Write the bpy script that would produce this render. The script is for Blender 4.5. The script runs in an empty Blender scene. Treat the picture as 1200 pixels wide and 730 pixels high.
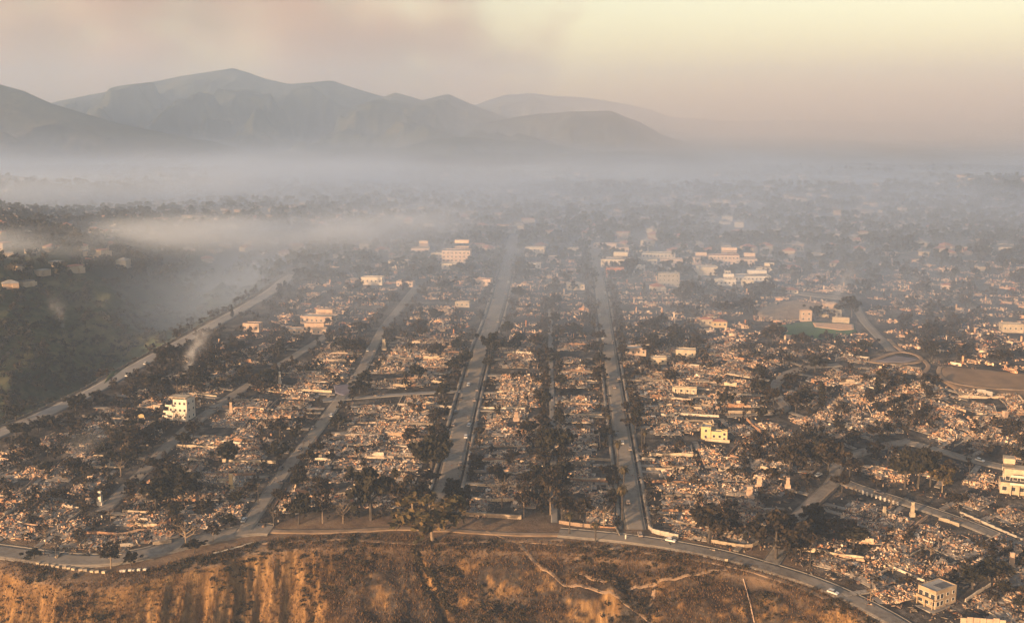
import bpy, bmesh, math, random
import numpy as np
from mathutils import Vector, Matrix

# ------------------------------------------------------------------ scene, camera, sky, sun
S = bpy.context.scene
COL = S.collection
R = math.radians
random.seed(7)
RNG = np.random.default_rng(7)

FPX, PW, PH = 1290.0, 1200.0, 730.0
CAM = np.array([0.0, 0.0, 172.0])
PITCH = math.atan((365 - 150) / FPX)

cd = bpy.data.cameras.new('camera')
cam = bpy.data.objects.new('camera', cd)
COL.objects.link(cam)
cam.location = CAM
cam.rotation_euler = (math.pi / 2 - PITCH, 0, 0)
cd.sensor_width = 36.0
cd.lens = 36.0 * FPX / PW
cd.clip_start = 1.0
cd.clip_end = 60000.0
S.camera = cam

SUN_EL, SUN_AZ = R(9.0), R(222.0)     # azimuth clockwise from +Y (view direction): behind the camera, to its left
sun_dir = Vector((math.sin(SUN_AZ) * math.cos(SUN_EL), math.cos(SUN_AZ) * math.cos(SUN_EL), math.sin(SUN_EL)))

W = bpy.data.worlds.new('World')
S.world = W
W.use_nodes = True
nt = W.node_tree
bg = nt.nodes['Background']
sky = nt.nodes.new('ShaderNodeTexSky')
sky.sky_type = 'NISHITA'
sky.sun_disc = False
sky.sun_elevation = SUN_EL
sky.sun_rotation = SUN_AZ
sky.altitude = 100
sky.air_density = 1.22
sky.dust_density = 1.9
sky.ozone_density = 1.0
tint = nt.nodes.new('ShaderNodeMix')
tint.data_type = 'RGBA'
tint.blend_type = 'MULTIPLY'
tint.inputs[0].default_value = 1.0
tint.inputs[7].default_value = (1.12, 0.925, 0.8, 1)
nt.links.new(sky.outputs[0], tint.inputs[6])
nt.links.new(tint.outputs[2], bg.inputs[0])
bg.inputs[1].default_value = 0.127

sl = bpy.data.lights.new('sun', 'SUN')
sl.energy = 5.0
sl.angle = R(0.6)
sl.color = (1.0, 0.63, 0.34)
so = bpy.data.objects.new('sun', sl)
COL.objects.link(so)
so.rotation_euler = sun_dir.to_track_quat('Z', 'Y').to_euler()
so.location = (-800, -800, 900)

S.view_settings.view_transform = 'Standard'
S.view_settings.look = 'None'
S.view_settings.gamma = 1.0
S.view_settings.exposure = 1.35
S.view_settings.use_curve_mapping = False
S.render.engine = 'CYCLES'
cy = S.cycles
cy.use_denoising = True
cy.denoiser = 'OPENIMAGEDENOISE'
cy.denoising_prefilter = 'ACCURATE'
cy.max_bounces = 6
cy.diffuse_bounces = 2
cy.glossy_bounces = 1
cy.transmission_bounces = 2
cy.transparent_max_bounces = 16
cy.volume_bounces = 1
cy.use_adaptive_sampling = True
cy.adaptive_threshold = .02
cy.sample_clamp_indirect = 4.0
cy.use_light_tree = False
cy.caustics_reflective = False
cy.caustics_refractive = False

# ------------------------------------------------------------------ noise and terrain height
_perm = np.random.default_rng(3).random((256, 256))


def vnoise(x, y):
    x = np.asarray(x, float); y = np.asarray(y, float)
    xi = np.floor(x).astype(int); yi = np.floor(y).astype(int)
    fx = x - xi; fy = y - yi
    fx = fx * fx * fx * (fx * (fx * 6 - 15) + 10); fy = fy * fy * fy * (fy * (fy * 6 - 15) + 10)
    a = _perm[xi & 255, yi & 255]; b = _perm[(xi + 1) & 255, yi & 255]
    c = _perm[xi & 255, (yi + 1) & 255]; d = _perm[(xi + 1) & 255, (yi + 1) & 255]
    return (a * (1 - fx) + b * fx) * (1 - fy) + (c * (1 - fx) + d * fx) * fy


def fbm(x, y, o=4, g=0.5):
    s = 0; a = 1; t = 0
    for k in range(o):
        s = s + a * vnoise(x * 2 ** k + 17.3 * k, y * 2 ** k + 9.1 * k); t += a; a *= g
    return s / t


def ridged(x, y, o=4, g=0.5):
    s = 0; a = 1; t = 0
    for k in range(o):
        s = s + a * (1 - np.abs(2 * vnoise(x * 2 ** k + 31.7 * k, y * 2 ** k + 5.9 * k) - 1)); t += a; a *= g
    return s / t


def sstep(a, b, x):
    t = np.clip((x - a) / (b - a), 0, 1)
    return t * t * (3 - 2 * t)


def ray(px, py):
    d = np.array([(px - PW / 2) / FPX, 1.0, -(py - PH / 2) / FPX])
    c, s = math.cos(-PITCH), math.sin(-PITCH)
    return np.array([d[0], d[1] * c - d[2] * s, d[1] * s + d[2] * c])


# mesa profile: slope table integrated along Y
_ty = np.arange(0, 12001, 20.0)
_sl = np.interp(_ty, [0, 1000, 1250, 1900, 3000, 4200, 12000], [.093, .093, .028, -.004, -.003, .012, .012])
_tz = np.concatenate([[0], np.cumsum((_sl[1:] + _sl[:-1]) * 10)])
_tz = _tz - np.interp(480, _ty, _tz)


def mesa_z(Y):
    return np.interp(Y, _ty, _tz)


def at_plane(px, py):
    """point where the pixel's ray meets the bare mesa profile"""
    d = ray(px, py)
    Ys = np.linspace(200, 9000, 9000)
    z = CAM[2] + d[2] / d[1] * Ys
    k = int(np.argmax(z < mesa_z(Ys)))
    Y = Ys[k]
    return np.array([d[0] / d[1] * Y, Y])


# bluff edge (pixels on the mesa plane) -> Yb(X)
_edge_px = [(-260, 668), (-120, 664), (0, 662), (60, 676), (110, 682), (160, 679), (215, 664), (262, 652), (300, 641), (345, 637), (430, 634),
            (520, 637), (600, 640), (700, 646), (800, 655), (880, 670), (940, 690), (985, 710), (1020, 730), (1075, 765), (1150, 815), (1300, 900), (1500, 960)]
_edge = np.array([at_plane(*p) for p in _edge_px])
_edge = _edge[np.argsort(_edge[:, 0])]


def edge_y(X):
    return np.interp(X, _edge[:, 0], _edge[:, 1])


# canyon road centreline, X as a function of Y
_can_px = [(-120, 560), (0, 508), (45, 489), (110, 459), (150, 435), (200, 408), (245, 384), (290, 359), (320, 341), (332, 330), (345, 322)]
CAN = np.array([at_plane(*p) for p in _can_px])


def canyon_x(Y):
    return np.interp(Y, CAN[:, 1], CAN[:, 0], left=CAN[0, 0] - 30, right=CAN[-1, 0])


def crest(pts, Y):
    out = []
    for px, py in pts:
        d = ray(px, py)
        out.append((d[0] / d[1] * Y, CAM[2] + d[2] / d[1] * Y))
    return np.array(out)


RIDGES = [   # distance, front width, back width, crest pixels
    (6600, 2300, 1500, [(-400, 190), (-150, 165), (0, 140), (82, 115), (150, 102), (210, 89), (245, 83), (272, 79), (290, 84), (310, 92), (340, 97), (390, 94), (425, 105), (450, 112), (462, 107), (495, 117), (525, 109), (555, 122), (600, 140), (650, 158), (720, 180), (900, 230), (1500, 260)]),
    (8600, 1800, 900, [(-400, 170), (200, 170), (500, 140), (560, 122), (590, 112), (620, 110), (660, 113), (700, 117), (740, 123), (790, 137), (850, 142), (950, 141), (1100, 144), (1300, 140), (1700, 140)]),
    (3900, 1300, 1000, [(-600, 60), (-250, 78), (-50, 92), (0, 100), (30, 108), (60, 121), (85, 128), (140, 145), (220, 161), (280, 183), (330, 200), (420, 230)]),
    (5700, 1300, 900, [(380, 230), (480, 175), (560, 145), (610, 136), (665, 130), (715, 129), (750, 143), (775, 158), (830, 176), (900, 205), (1000, 240)]),
    (4500, 700, 700, [(380, 225), (440, 186), (500, 164), (540, 160), (590, 164), (640, 168), (690, 176), (730, 192), (800, 225)]),
    (2500, 480, 420, [(-200, 222), (0, 219), (60, 224), (100, 230), (160, 262)]),
]
_RC = [(Yr, wf, wb, crest(p, Yr)) for Yr, wf, wb, p in RIDGES]


def canyon_prof(d):
    """drop relative to the mesa at distance d left of the canyon road"""
    return np.interp(d, [-1e4, 9, 20, 60, 95, 150, 230, 300, 380, 600, 1500], [0, 0, -7, -31, -36, -16, 8, 15, 12, 12, 30])


def height(X, Y):
    X = np.asarray(X, float); Y = np.asarray(Y, float)
    z = mesa_z(Y) + (fbm(X / 90, Y / 90, 3) - .5) * 2.2 * sstep(560, 800, Y)
    # canyon on the left with the hill beyond it
    d = canyon_x(Y) - X
    fade = 1 - sstep(980, 1350, Y)
    gul = (ridged(X / 75 + 3, Y / 75, 5) - .5) * 30 * sstep(18, 70, d)
    far_l = (fbm(X / 260, Y / 260, 4) - .45) * 46 * sstep(150, 500, d) * sstep(700, 1100, Y)
    z = z + (canyon_prof(d) + gul) * fade + far_l * (1 - sstep(2500, 3500, Y))
    # low hummocks far out
    z = z + (fbm(X / 420, Y / 420, 4) - .5) * 30 * sstep(1200, 2200, Y)
    # bluff below the road
    e = edge_y(X) + (fbm(X / 14, 3.3, 3) - .5) * 7 - Y
    left = 1 - sstep(-95, -60, X)
    right = sstep(120, 160, X)
    flute = ridged(X / 7.5 + .25 * vnoise(X / 20, Y / 20), Y / 60, 3)
    flute2 = ridged(X / 21 + 8, Y / 70, 3)
    cliff = -1.15 * np.clip(e - 4, 0, None) - .25 * np.clip(e, 0, 4) + ((flute - .62) * 11 + (flute2 - .6) * 10) * sstep(2, 14, e)
    hum = fbm(X / 17, Y / 15, 4) - .5
    soft = -.62 * np.clip(e - 5, 0, 6) - .48 * np.clip(e - 11, 0, None) + hum * 8 * sstep(3, 16, e) + (ridged(X / 30, Y / 40, 3) - .6) * 7 * sstep(5, 20, e)
    mixl = left
    gx_ = -38 + (437 - Y) * .53 + (vnoise(Y / 9, 4.4) - .5) * 5
    soft = soft - 3.4 * np.exp(-((X - gx_) / 2.3) ** 2) * sstep(3, 12, e)
    fine = (ridged(X / 5.2, Y / 6.5, 3) - .55) * 1.9 * sstep(4, 12, e)
    soft = soft + fine; cliff = cliff + (ridged(X / 2.7 + .3 * vnoise(X / 8, Y / 8), Y / 26, 2) - .6) * 4.2 * sstep(4, 12, e)
    zb = cliff * mixl + soft * (1 - mixl)
    zb = np.maximum(zb, -70 + 3 * hum)
    z = np.where(e > 0, z + zb, z)
    # ranges
    n = .55 * ridged(X / 900 + 2, Y / 900, 5, .52) + .45 * ridged(X / 330 + 2, Y / 520, 4, .52)
    for Yr, wf, wb, c in _RC:
        h = np.interp(X, c[:, 0], c[:, 1]) + (ridged(X / 310 + Yr, 1.7, 4) - .55) * Yr * .0026
        wob = (fbm(X / 700 + Yr, Y / 700, 3) - .5) * wf * .45
        t = np.where(Y < Yr, (Yr - Y) / (wf + wob), (Y - Yr) / wb)
        t = np.clip(t, 0, 1.3)
        f = np.clip(1 - t, 0, 1) ** 1.25
        spur = (n - .62) * 1.5 * np.clip(t * 3, 0, 1) * np.clip(1.1 - t, 0, 1)
        zz = 40 + (h - 40) * np.clip(np.minimum(f + spur * np.clip(t * 2.2, .12, 1) * 2.3, 1 - .55 * t), 0, None)
        z = np.where(t < 1.1, np.maximum(z, zz), z)
    return z


GRID = {}


def h1(X, Y):
    if 'bvh' in GRID:
        r = GRID['bvh'].ray_cast(Vector((float(X), float(Y), 3000.0)), Vector((0, 0, -1)))
        if r[0] is not None: return r[0].z
    return float(height(np.array([X]), np.array([Y]))[0])


def at(px, py):
    """ground point seen at a pixel of the photograph"""
    d = Vector(ray(px, py)).normalized()
    r = GRID['bvh'].ray_cast(Vector(CAM), d)
    if r[0] is None: return np.array([d.x / d.y * 9000, 9000.0, 0.0])
    return np.array(r[0][:])


def px_of(P):
    x, y, z = P[0] - CAM[0], P[1] - CAM[1], P[2] - CAM[2]
    c, s = math.cos(PITCH), math.sin(PITCH)
    y2, z2 = y * c - z * s, y * s + z * c
    return PW / 2 + FPX * x / y2, PH / 2 - FPX * z2 / y2


# ------------------------------------------------------------------ object helpers
def link(name, data, parent=None):
    o = bpy.data.objects.new(name, data)
    COL.objects.link(o)
    if parent is not None:
        o.parent = parent
    return o


def tag(o, label=None, cat=None, group=None, kind=None):
    if label: o['label'] = label
    if cat: o['category'] = cat
    if group: o['group'] = group
    if kind: o['kind'] = kind
    return o


def mesh(name, V, F, mats=(), smooth=False, mi=None, col=None):
    me = bpy.data.meshes.new(name)
    V = np.asarray(V, dtype=np.float32)
    if isinstance(F, np.ndarray):
        nf, k = F.shape
        me.vertices.add(len(V)); me.vertices.foreach_set('co', V.ravel())
        me.loops.add(nf * k); me.loops.foreach_set('vertex_index', F.ravel().astype(np.int32))
        me.polygons.add(nf)
        me.polygons.foreach_set('loop_start', np.arange(0, nf * k, k, dtype=np.int32))
        me.polygons.foreach_set('loop_total', np.full(nf, k, dtype=np.int32))
        me.update(calc_edges=True)
        me.validate()
    else:
        me.from_pydata([tuple(v) for v in V], [], F)
    for m in mats: me.materials.append(m)
    if mi is not None: me.polygons.foreach_set('material_index', np.asarray(mi, dtype=np.int32))
    if smooth: me.polygons.foreach_set('use_smooth', np.ones(len(me.polygons), dtype=bool))
    if col is not None:
        a = me.attributes.new('tone', 'FLOAT_COLOR', 'POINT')
        a.data.foreach_set('color', np.asarray(col, dtype=np.float32).ravel())
    return me


class MB:
    """collects boxes, tubes and prisms into one mesh"""
    def __init__(s): s.V = []; s.F = []; s.M = []

    def add(s, V, F, m=0):
        n = len(s.V); s.V += [tuple(v) for v in V]; s.F += [tuple(i + n for i in f) for f in F]; s.M += [m] * len(F)

    def box(s, c, d, rz=0, tilt=(0, 0), m=0, bottom=True):
        M = Matrix.Translation(c) @ Matrix.Rotation(rz, 4, 'Z') @ Matrix.Rotation(tilt[0], 4, 'X') @ Matrix.Rotation(tilt[1], 4, 'Y')
        x, y, z = d[0] / 2, d[1] / 2, d[2] / 2
        V = [M @ Vector(p) for p in [(-x, -y, -z), (x, -y, -z), (x, y, -z), (-x, y, -z), (-x, -y, z), (x, -y, z), (x, y, z), (-x, y, z)]]
        F = [(4, 5, 6, 7), (0, 1, 5, 4), (1, 2, 6, 5), (2, 3, 7, 6), (3, 0, 4, 7)]
        if bottom: F.append((3, 2, 1, 0))
        s.add(V, F, m)

    def tube(s, pts, rad, n=6, m=0, cap=True):
        rings = []
        V = []
        for i, p in enumerate(pts):
            p = Vector(p)
            a = Vector(pts[max(i - 1, 0)]); b = Vector(pts[min(i + 1, len(pts) - 1)])
            t = (b - a).normalized() if (b - a).length > 1e-6 else Vector((0, 0, 1))
            u = t.cross(Vector((0, 1, 0)) if abs(t.y) < .9 else Vector((1, 0, 0))).normalized(); w = t.cross(u)
            for k in range(n):
                an = 2 * math.pi * k / n
                V.append(p + (u * math.cos(an) + w * math.sin(an)) * rad[i])
        F = []
        for i in range(len(pts) - 1):
            for k in range(n):
                F.append((i * n + k, i * n + (k + 1) % n, (i + 1) * n + (k + 1) % n, (i + 1) * n + k))
        if cap:
            F.append(tuple(range((len(pts) - 1) * n, len(pts) * n)))
        s.add(V, F, m)

    def prism(s, ring, z0, z1, m=0):
        n = len(ring)
        V = [(x, y, z0) for x, y in ring] + [(x, y, z1) for x, y in ring]
        F = [tuple(range(n, 2 * n))] + [(i, (i + 1) % n, n + (i + 1) % n, n + i) for i in range(n)]
        s.add(V, F, m)

    def mesh(s, name, mats, smooth=False):
        return mesh(name, np.array(s.V, dtype=np.float32).reshape(-1, 3), s.F, mats, smooth, s.M)

    def build(s, name, mats, parent=None, smooth=False):
        if not isinstance(mats, (list, tuple)): mats = [mats]
        return link(name, s.mesh(name, mats, smooth), parent)


def empty(name, loc, rz=0):
    o = link(name, None)
    o.location = loc; o.rotation_euler = (0, 0, rz)
    o.empty_display_size = 1
    return o


# ------------------------------------------------------------------ materials
def new_mat(name):
    m = bpy.data.materials.new(name); m.use_nodes = True
    n = m.node_tree
    b = n.nodes['Principled BSDF']
    b.inputs['Specular IOR Level'].default_value = .15
    b.inputs['Roughness'].default_value = .9
    return m, n, b


def noise_node(n, scale, detail=4, rough=.6, coord='Object', dist=0):
    tc = n.nodes.new('ShaderNodeTexCoord')
    t = n.nodes.new('ShaderNodeTexNoise')
    t.inputs['Scale'].default_value = scale; t.inputs['Detail'].default_value = detail
    t.inputs['Roughness'].default_value = rough; t.inputs['Distortion'].default_value = dist
    n.links.new(tc.outputs[coord], t.inputs['Vector'])
    return t


def ramp(n, fac, stops, interp='LINEAR'):
    r = n.nodes.new('ShaderNodeValToRGB')
    r.color_ramp.interpolation = interp
    e = r.color_ramp.elements
    while len(e) < len(stops): e.new(.5)
    for i, (p, c) in enumerate(stops):
        e[i].position = p; e[i].color = (c[0], c[1], c[2], 1)
    n.links.new(fac, r.inputs[0])
    return r


def mixc(n, a, b, fac, mode='MIX'):
    x = n.nodes.new('ShaderNodeMix'); x.data_type = 'RGBA'; x.blend_type = mode
    for s, v in ((x.inputs[6], a), (x.inputs[7], b), (x.inputs[0], fac)):
        if hasattr(v, 'is_linked') or hasattr(v, 'links'): n.links.new(v, s)
        elif isinstance(v, tuple): s.default_value = (v[0], v[1], v[2], 1)
        else: s.default_value = v
    return x.outputs[2]


def simple_mat(name, c0, c1, scale=.3, detail=4, rough=.9, bump=0, coord='Object'):
    """base colour wandering between two tones"""
    m, n, b = new_mat(name)
    t = noise_node(n, scale, detail, .65, coord)
    r = ramp(n, t.outputs[0], [(.32, c0), (.68, c1)])
    n.links.new(r.outputs[0], b.inputs['Base Color'])
    b.inputs['Roughness'].default_value = rough
    if bump:
        bp = n.nodes.new('ShaderNodeBump'); bp.inputs['Strength'].default_value = bump; bp.inputs['Distance'].default_value = .3
        n.links.new(t.outputs[0], bp.inputs['Height']); n.links.new(bp.outputs[0], b.inputs['Normal'])
    return m


def island_mat(name, stops, var=.25, rough=.9, obj=None):
    """one tone per loose piece"""
    m, n, b = new_mat(name)
    g = n.nodes.new('ShaderNodeNewGeometry')
    oi = n.nodes.new('ShaderNodeObjectInfo')
    ad = n.nodes.new('ShaderNodeMath'); ad.operation = 'ADD'
    fr = n.nodes.new('ShaderNodeMath'); fr.operation = 'FRACT'
    mu = n.nodes.new('ShaderNodeMath'); mu.operation = 'MULTIPLY'; mu.inputs[1].default_value = var
    n.links.new(oi.outputs['Random'], mu.inputs[0])
    n.links.new(g.outputs['Random Per Island'], ad.inputs[0]); n.links.new(mu.outputs[0], ad.inputs[1])
    n.links.new(ad.outputs[0], fr.inputs[0])
    r = ramp(n, fr.outputs[0], stops, 'CONSTANT' if len(stops) > 5 else 'LINEAR')
    t = noise_node(n, .9, 3, .6)
    d = ramp(n, t.outputs[0], [(.3, (.62, .6, .58)), (.7, (1.08, 1.06, 1.03))])
    c = mixc(n, r.outputs[0], d.outputs[0], 1.0, 'MULTIPLY')
    if obj:                                        # each whole thing has its own cast
        k = ramp(n, oi.outputs['Random'], obj); c = mixc(n, c, k.outputs[0], 1.0, 'MULTIPLY')
    n.links.new(c, b.inputs['Base Color'])
    b.inputs['Roughness'].default_value = rough
    return m

# ------------------------------------------------------------------ terrain
def build_terrain():
    ys = [300.0]
    while ys[-1] < 9400:
        y = ys[-1]
        st = 1.4 if y < 345 else (.62 if y < 455 else min(.9 + (y - 455) * .012, 5 + max(0, y - 800) * .011))
        ys.append(y + st)
    ys = np.array(ys)
    ts = np.concatenate([np.linspace(-1.5, -.62, 90)[:-1], np.linspace(-.62, .62, 620), np.linspace(.62, 1.5, 90)[1:]])
    Xg = ts[None, :] * (ys[:, None] * .93 + 40)
    Yg = np.repeat(ys[:, None], len(ts), 1)
    Z = height(Xg, Yg)
    ny, nx = Z.shape
    V = np.stack([Xg, Yg, Z], -1).reshape(-1, 3)
    i = np.arange(ny - 1)[:, None] * nx + np.arange(nx - 1)[None, :]
    F = np.stack([i, i + 1, i + nx + 1, i + nx], -1).reshape(-1, 4)
    from mathutils.bvhtree import BVHTree
    GRID['bvh'] = BVHTree.FromPolygons(V.tolist(), F.tolist())
    # what grows or lies there: R dry grass of the bluff, G living brush, B bare dirt, A bare rock face
    X, Y = V[:, 0], V[:, 1]
    e = edge_y(X) - Y
    bl = sstep(-9, 3, e + (fbm(X / 9, Y / 9, 3) - .5) * 8)
    bl = bl * (1 - .5 * sstep(-85, -50, X) * (1 - sstep(110, 150, X)))
    dl = canyon_x(Y) - X
    brush = sstep(10, 26, dl) * (1 - sstep(1100, 1500, Y))
    brush = np.maximum(brush, sstep(3300, 4000, Y))
    gx = np.gradient(Z, axis=1) / np.maximum(np.gradient(Xg, axis=1), 1e-3)
    gy = np.gradient(Z, axis=0) / np.maximum(np.gradient(Yg, axis=0), 1e-3)
    slope = np.sqrt(gx ** 2 + gy ** 2).ravel()
    rock = sstep(.85, 1.5, slope) * (e > 0)
    dirt = sstep(-36, -12, e) * (1 - sstep(4, 10, e))
    col = np.stack([bl, brush, dirt, rock], -1)
    m, n, b = new_mat('burnt_ground')
    at_ = n.nodes.new('ShaderNodeAttribute'); at_.attribute_name = 'tone'
    sep = n.nodes.new('ShaderNodeSeparateColor'); n.links.new(at_.outputs['Color'], sep.inputs[0])
    ash = noise_node(n, .11, 6, .7); ash2 = noise_node(n, .022, 4, .6)
    ashc = ramp(n, ash.outputs[0], [(.30, (.018, .0165, .0165)), (.44, (.042, .038, .036)), (.56, (.09, .079, .07)), (.7, (.21, .18, .155))])
    ashd = ramp(n, ash2.outputs[0], [(.35, (.6, .58, .58)), (.65, (1.1, 1.08, 1.05))])
    base = mixc(n, ashc.outputs[0], ashd.outputs[0], 1.0, 'MULTIPLY')
    g1 = noise_node(n, .16, 8, .72); g2 = noise_node(n, .035, 5, .6)
    grass = ramp(n, g1.outputs[0], [(.30, (.012, .009, .0065)), (.45, (.026, .0165, .0105)), (.58, (.048, .029, .016)), (.76, (.1, .06, .03))])
    gvar = ramp(n, g2.outputs[0], [(.34, (.55, .52, .5)), (.6, (1.05, 1.0, .95))])
    grassc = mixc(n, grass.outputs[0], gvar.outputs[0], 1.0, 'MULTIPLY')
    base = mixc(n, base, grassc, sep.outputs[0])
    b1 = noise_node(n, .05, 8, .7)
    b2 = noise_node(n, .0045, 6, .65)
    br = ramp(n, b1.outputs[0], [(.3, (.012, .016, .011)), (.46, (.026, .034, .02)), (.6, (.052, .054, .034)), (.76, (.1, .084, .054))])
    bd = ramp(n, b2.outputs[0], [(.38, (.45, .47, .46)), (.5, (1, 1, 1)), (.62, (2.1, 1.7, 1.4))])
    br = br.outputs[0].node; brc = mixc(n, br.outputs[0], bd.outputs[0], 1.0, 'MULTIPLY')
    base = mixc(n, base, brc, sep.outputs[1])
    d1 = noise_node(n, .08, 7, .7)
    dr = ramp(n, d1.outputs[0], [(.3, (.07, .047, .031)), (.5, (.15, .1, .066)), (.7, (.24, .17, .11))])
    base = mixc(n, base, dr.outputs[0], sep.outputs[2])
    r1 = noise_node(n, .3, 8, .7)
    mp = n.nodes.new('ShaderNodeMapping'); mp.inputs['Scale'].default_value = (1.6, .5, .28); n.links.new(r1.inputs['Vector'].links[0].from_socket, mp.inputs[0]); n.links.new(mp.outputs[0], r1.inputs['Vector'])
    rk = ramp(n, r1.outputs[0], [(.28, (.06, .034, .017)), (.5, (.16, .093, .042)), (.72, (.34, .21, .095))])
    base = mixc(n, base, rk.outputs[0], at_.outputs['Alpha'])
    n.links.new(base, b.inputs['Base Color'])
    bp = n.nodes.new('ShaderNodeBump'); bp.inputs['Strength'].default_value = .8; bp.inputs['Distance'].default_value = .8
    hb = noise_node(n, .5, 8, .75)
    n.links.new(hb.outputs[0], bp.inputs['Height']); n.links.new(bp.outputs[0], b.inputs['Normal'])
    b.inputs['Roughness'].default_value = 1.0; b.inputs['Specular IOR Level'].default_value = 0
    o = link('terrain', mesh('terrain', V, F, [m], True, col=col))
    tag(o, kind='structure')
    # lowland sheet under everything
    B = MB(); B.add([(-9000, -580, -72), (9000, -580, -72), (9000, 9500, -72), (-9000, 9500, -72)], [(0, 1, 2, 3)])
    g = B.build('ground', simple_mat('lowland', (.09, .075, .05), (.16, .13, .09), .02)); tag(g, kind='structure')


build_terrain()


# ------------------------------------------------------------------ air: haze and smoke
def volume_mat(name, color, density, aniso=.2, noise=None):
    m = bpy.data.materials.new(name); m.use_nodes = True
    n = m.node_tree
    n.nodes.remove(n.nodes['Principled BSDF'])
    v = n.nodes.new('ShaderNodeVolumePrincipled')
    v.inputs['Color'].default_value = (*color, 1)
    v.inputs['Density'].default_value = density
    v.inputs['Anisotropy'].default_value = aniso
    n.links.new(v.outputs[0], n.nodes['Material Output'].inputs['Volume'])
    return m


HB = MB(); HB.box((0, 4450, 290), (18100, 10140, 727))
haze = HB.build('haze', volume_mat('haze_air', (.49, .665, .97), .000168, .1))
tag(haze, kind='stuff')


def smoke_field(name, label, box, expr, color, dens, step=.5):
    """a body of smoke whose thickness wanders; expr(n, x, y, z, noise) returns the density socket"""
    (x0, x1), (y0, y1), (z0, z1) = box
    m = bpy.data.materials.new(name + '_air'); m.use_nodes = True
    n = m.node_tree; n.nodes.remove(n.nodes['Principled BSDF'])
    v = n.nodes.new('ShaderNodeVolumePrincipled'); v.inputs['Color'].default_value = (*color, 1); v.inputs['Anisotropy'].default_value = .1
    g = n.nodes.new('ShaderNodeNewGeometry'); sp = n.nodes.new('ShaderNodeSeparateXYZ'); n.links.new(g.outputs['Position'], sp.inputs[0])

    def M(op, a, b=0.0, c=0.0):
        k = n.nodes.new('ShaderNodeMath'); k.operation = op
        for s, val in zip(k.inputs, (a, b, c)):
            if hasattr(val, 'links'): n.links.new(val, s)
            else: s.default_value = val
        return k.outputs[0]

    def MR(val, a, b, c=0.0, d=1.0):
        k = n.nodes.new('ShaderNodeMapRange'); k.interpolation_type = 'SMOOTHSTEP'
        n.links.new(val, k.inputs[0])
        for s, w in zip(k.inputs[1:5], (a, b, c, d)): s.default_value = w
        return k.outputs[0]

    def NZ(scale, sx=1, sy=1, sz=1, detail=4):
        mp = n.nodes.new('ShaderNodeMapping'); mp.inputs['Scale'].default_value = (scale * sx, scale * sy, scale * sz); n.links.new(g.outputs['Position'], mp.inputs[0])
        t = n.nodes.new('ShaderNodeTexNoise'); t.inputs['Scale'].default_value = 1; t.inputs['Detail'].default_value = detail; t.inputs['Roughness'].default_value = .55
        n.links.new(mp.outputs[0], t.inputs['Vector']); return t.outputs[0]
    d = expr(M, MR, NZ, sp.outputs[0], sp.outputs[1], sp.outputs[2])
    n.links.new(M('MULTIPLY', d, dens), v.inputs['Density'])
    n.links.new(v.outputs[0], n.nodes['Material Output'].inputs['Volume'])
    m.cycles.volume_step_rate = step
    B = MB(); B.box(((x0 + x1) / 2, (y0 + y1) / 2, (z0 + z1) / 2), (x1 - x0, y1 - y0, z1 - z0))
    o = B.build(name, m); tag(o, label, kind='stuff')
    return o


def _layer(M, MR, NZ, x, y, z):
    lift = M('MULTIPLY_ADD', NZ(1 / 1100, 1, 1, 1, 3), 100.0, -6.0)
    h = M('MINIMUM', M('EXPONENT', M('DIVIDE', M('SUBTRACT', lift, z), 26.0)), 1.3)            # thins out upward, its top uneven
    start = MR(M('MULTIPLY_ADD', M('MINIMUM', M('ADD', x, 170.0), 0.0), 1.0, y), 610, 1300, .0, 1.0)
    patch_ = MR(NZ(1 / 520, 1, .6, 4), .36, .64, .05, 2.5)
    side = MR(x, -900, 1500, 1.25, .7)
    top = MR(z, 330, 470, 1, 0)
    far = MR(y, 1800, 3600, 1, .08)
    low = M('MULTIPLY', M('MULTIPLY', M('MULTIPLY', h, start), M('MULTIPLY', patch_, side)), M('MULTIPLY', top, far))
    return low


smoke_field('smoke_layer', 'layer of smoke lying over the far town and foothills', ((-7000, 7000), (610, 6000), (-60, 420)), _layer, (.55, .7, .97), .0056, .5)


def _murk(M, MR, NZ, x, y, z):
    return M('MULTIPLY', M('MULTIPLY', MR(x, -900, 1900), MR(y, 2000, 4800)), MR(z, 100, 600, 1, 0))


smoke_field('smoke_murk', 'warm murk hiding the far hills on the park side', ((-900, 8000), (2000, 8500), (-60, 610)), _murk, (.95, .82, .72), .00042, 1.5)


def _cloud(M, MR, NZ, x, y, z):
    edge = MR(M('ADD', x, M('MULTIPLY', NZ(1 / 800, 1, .5, 1.2, 5), 3200)), 500, 2300, 1, 0)     # ragged park-side edge
    bil = MR(NZ(1 / 1000, .8, .5, 1.1, 5), .34, .62, .12, 1.2)
    low = MR(z, 300, 1300, .5, 1)
    return M('MULTIPLY', M('MULTIPLY', edge, bil), low)


smoke_field('smoke_cloud', 'great smoke cloud rising behind the mountains', ((-9000, 1800), (11500, 12900), (0, 4000)), _cloud, (.64, .52, .47), .0019, 1.0)


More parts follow.
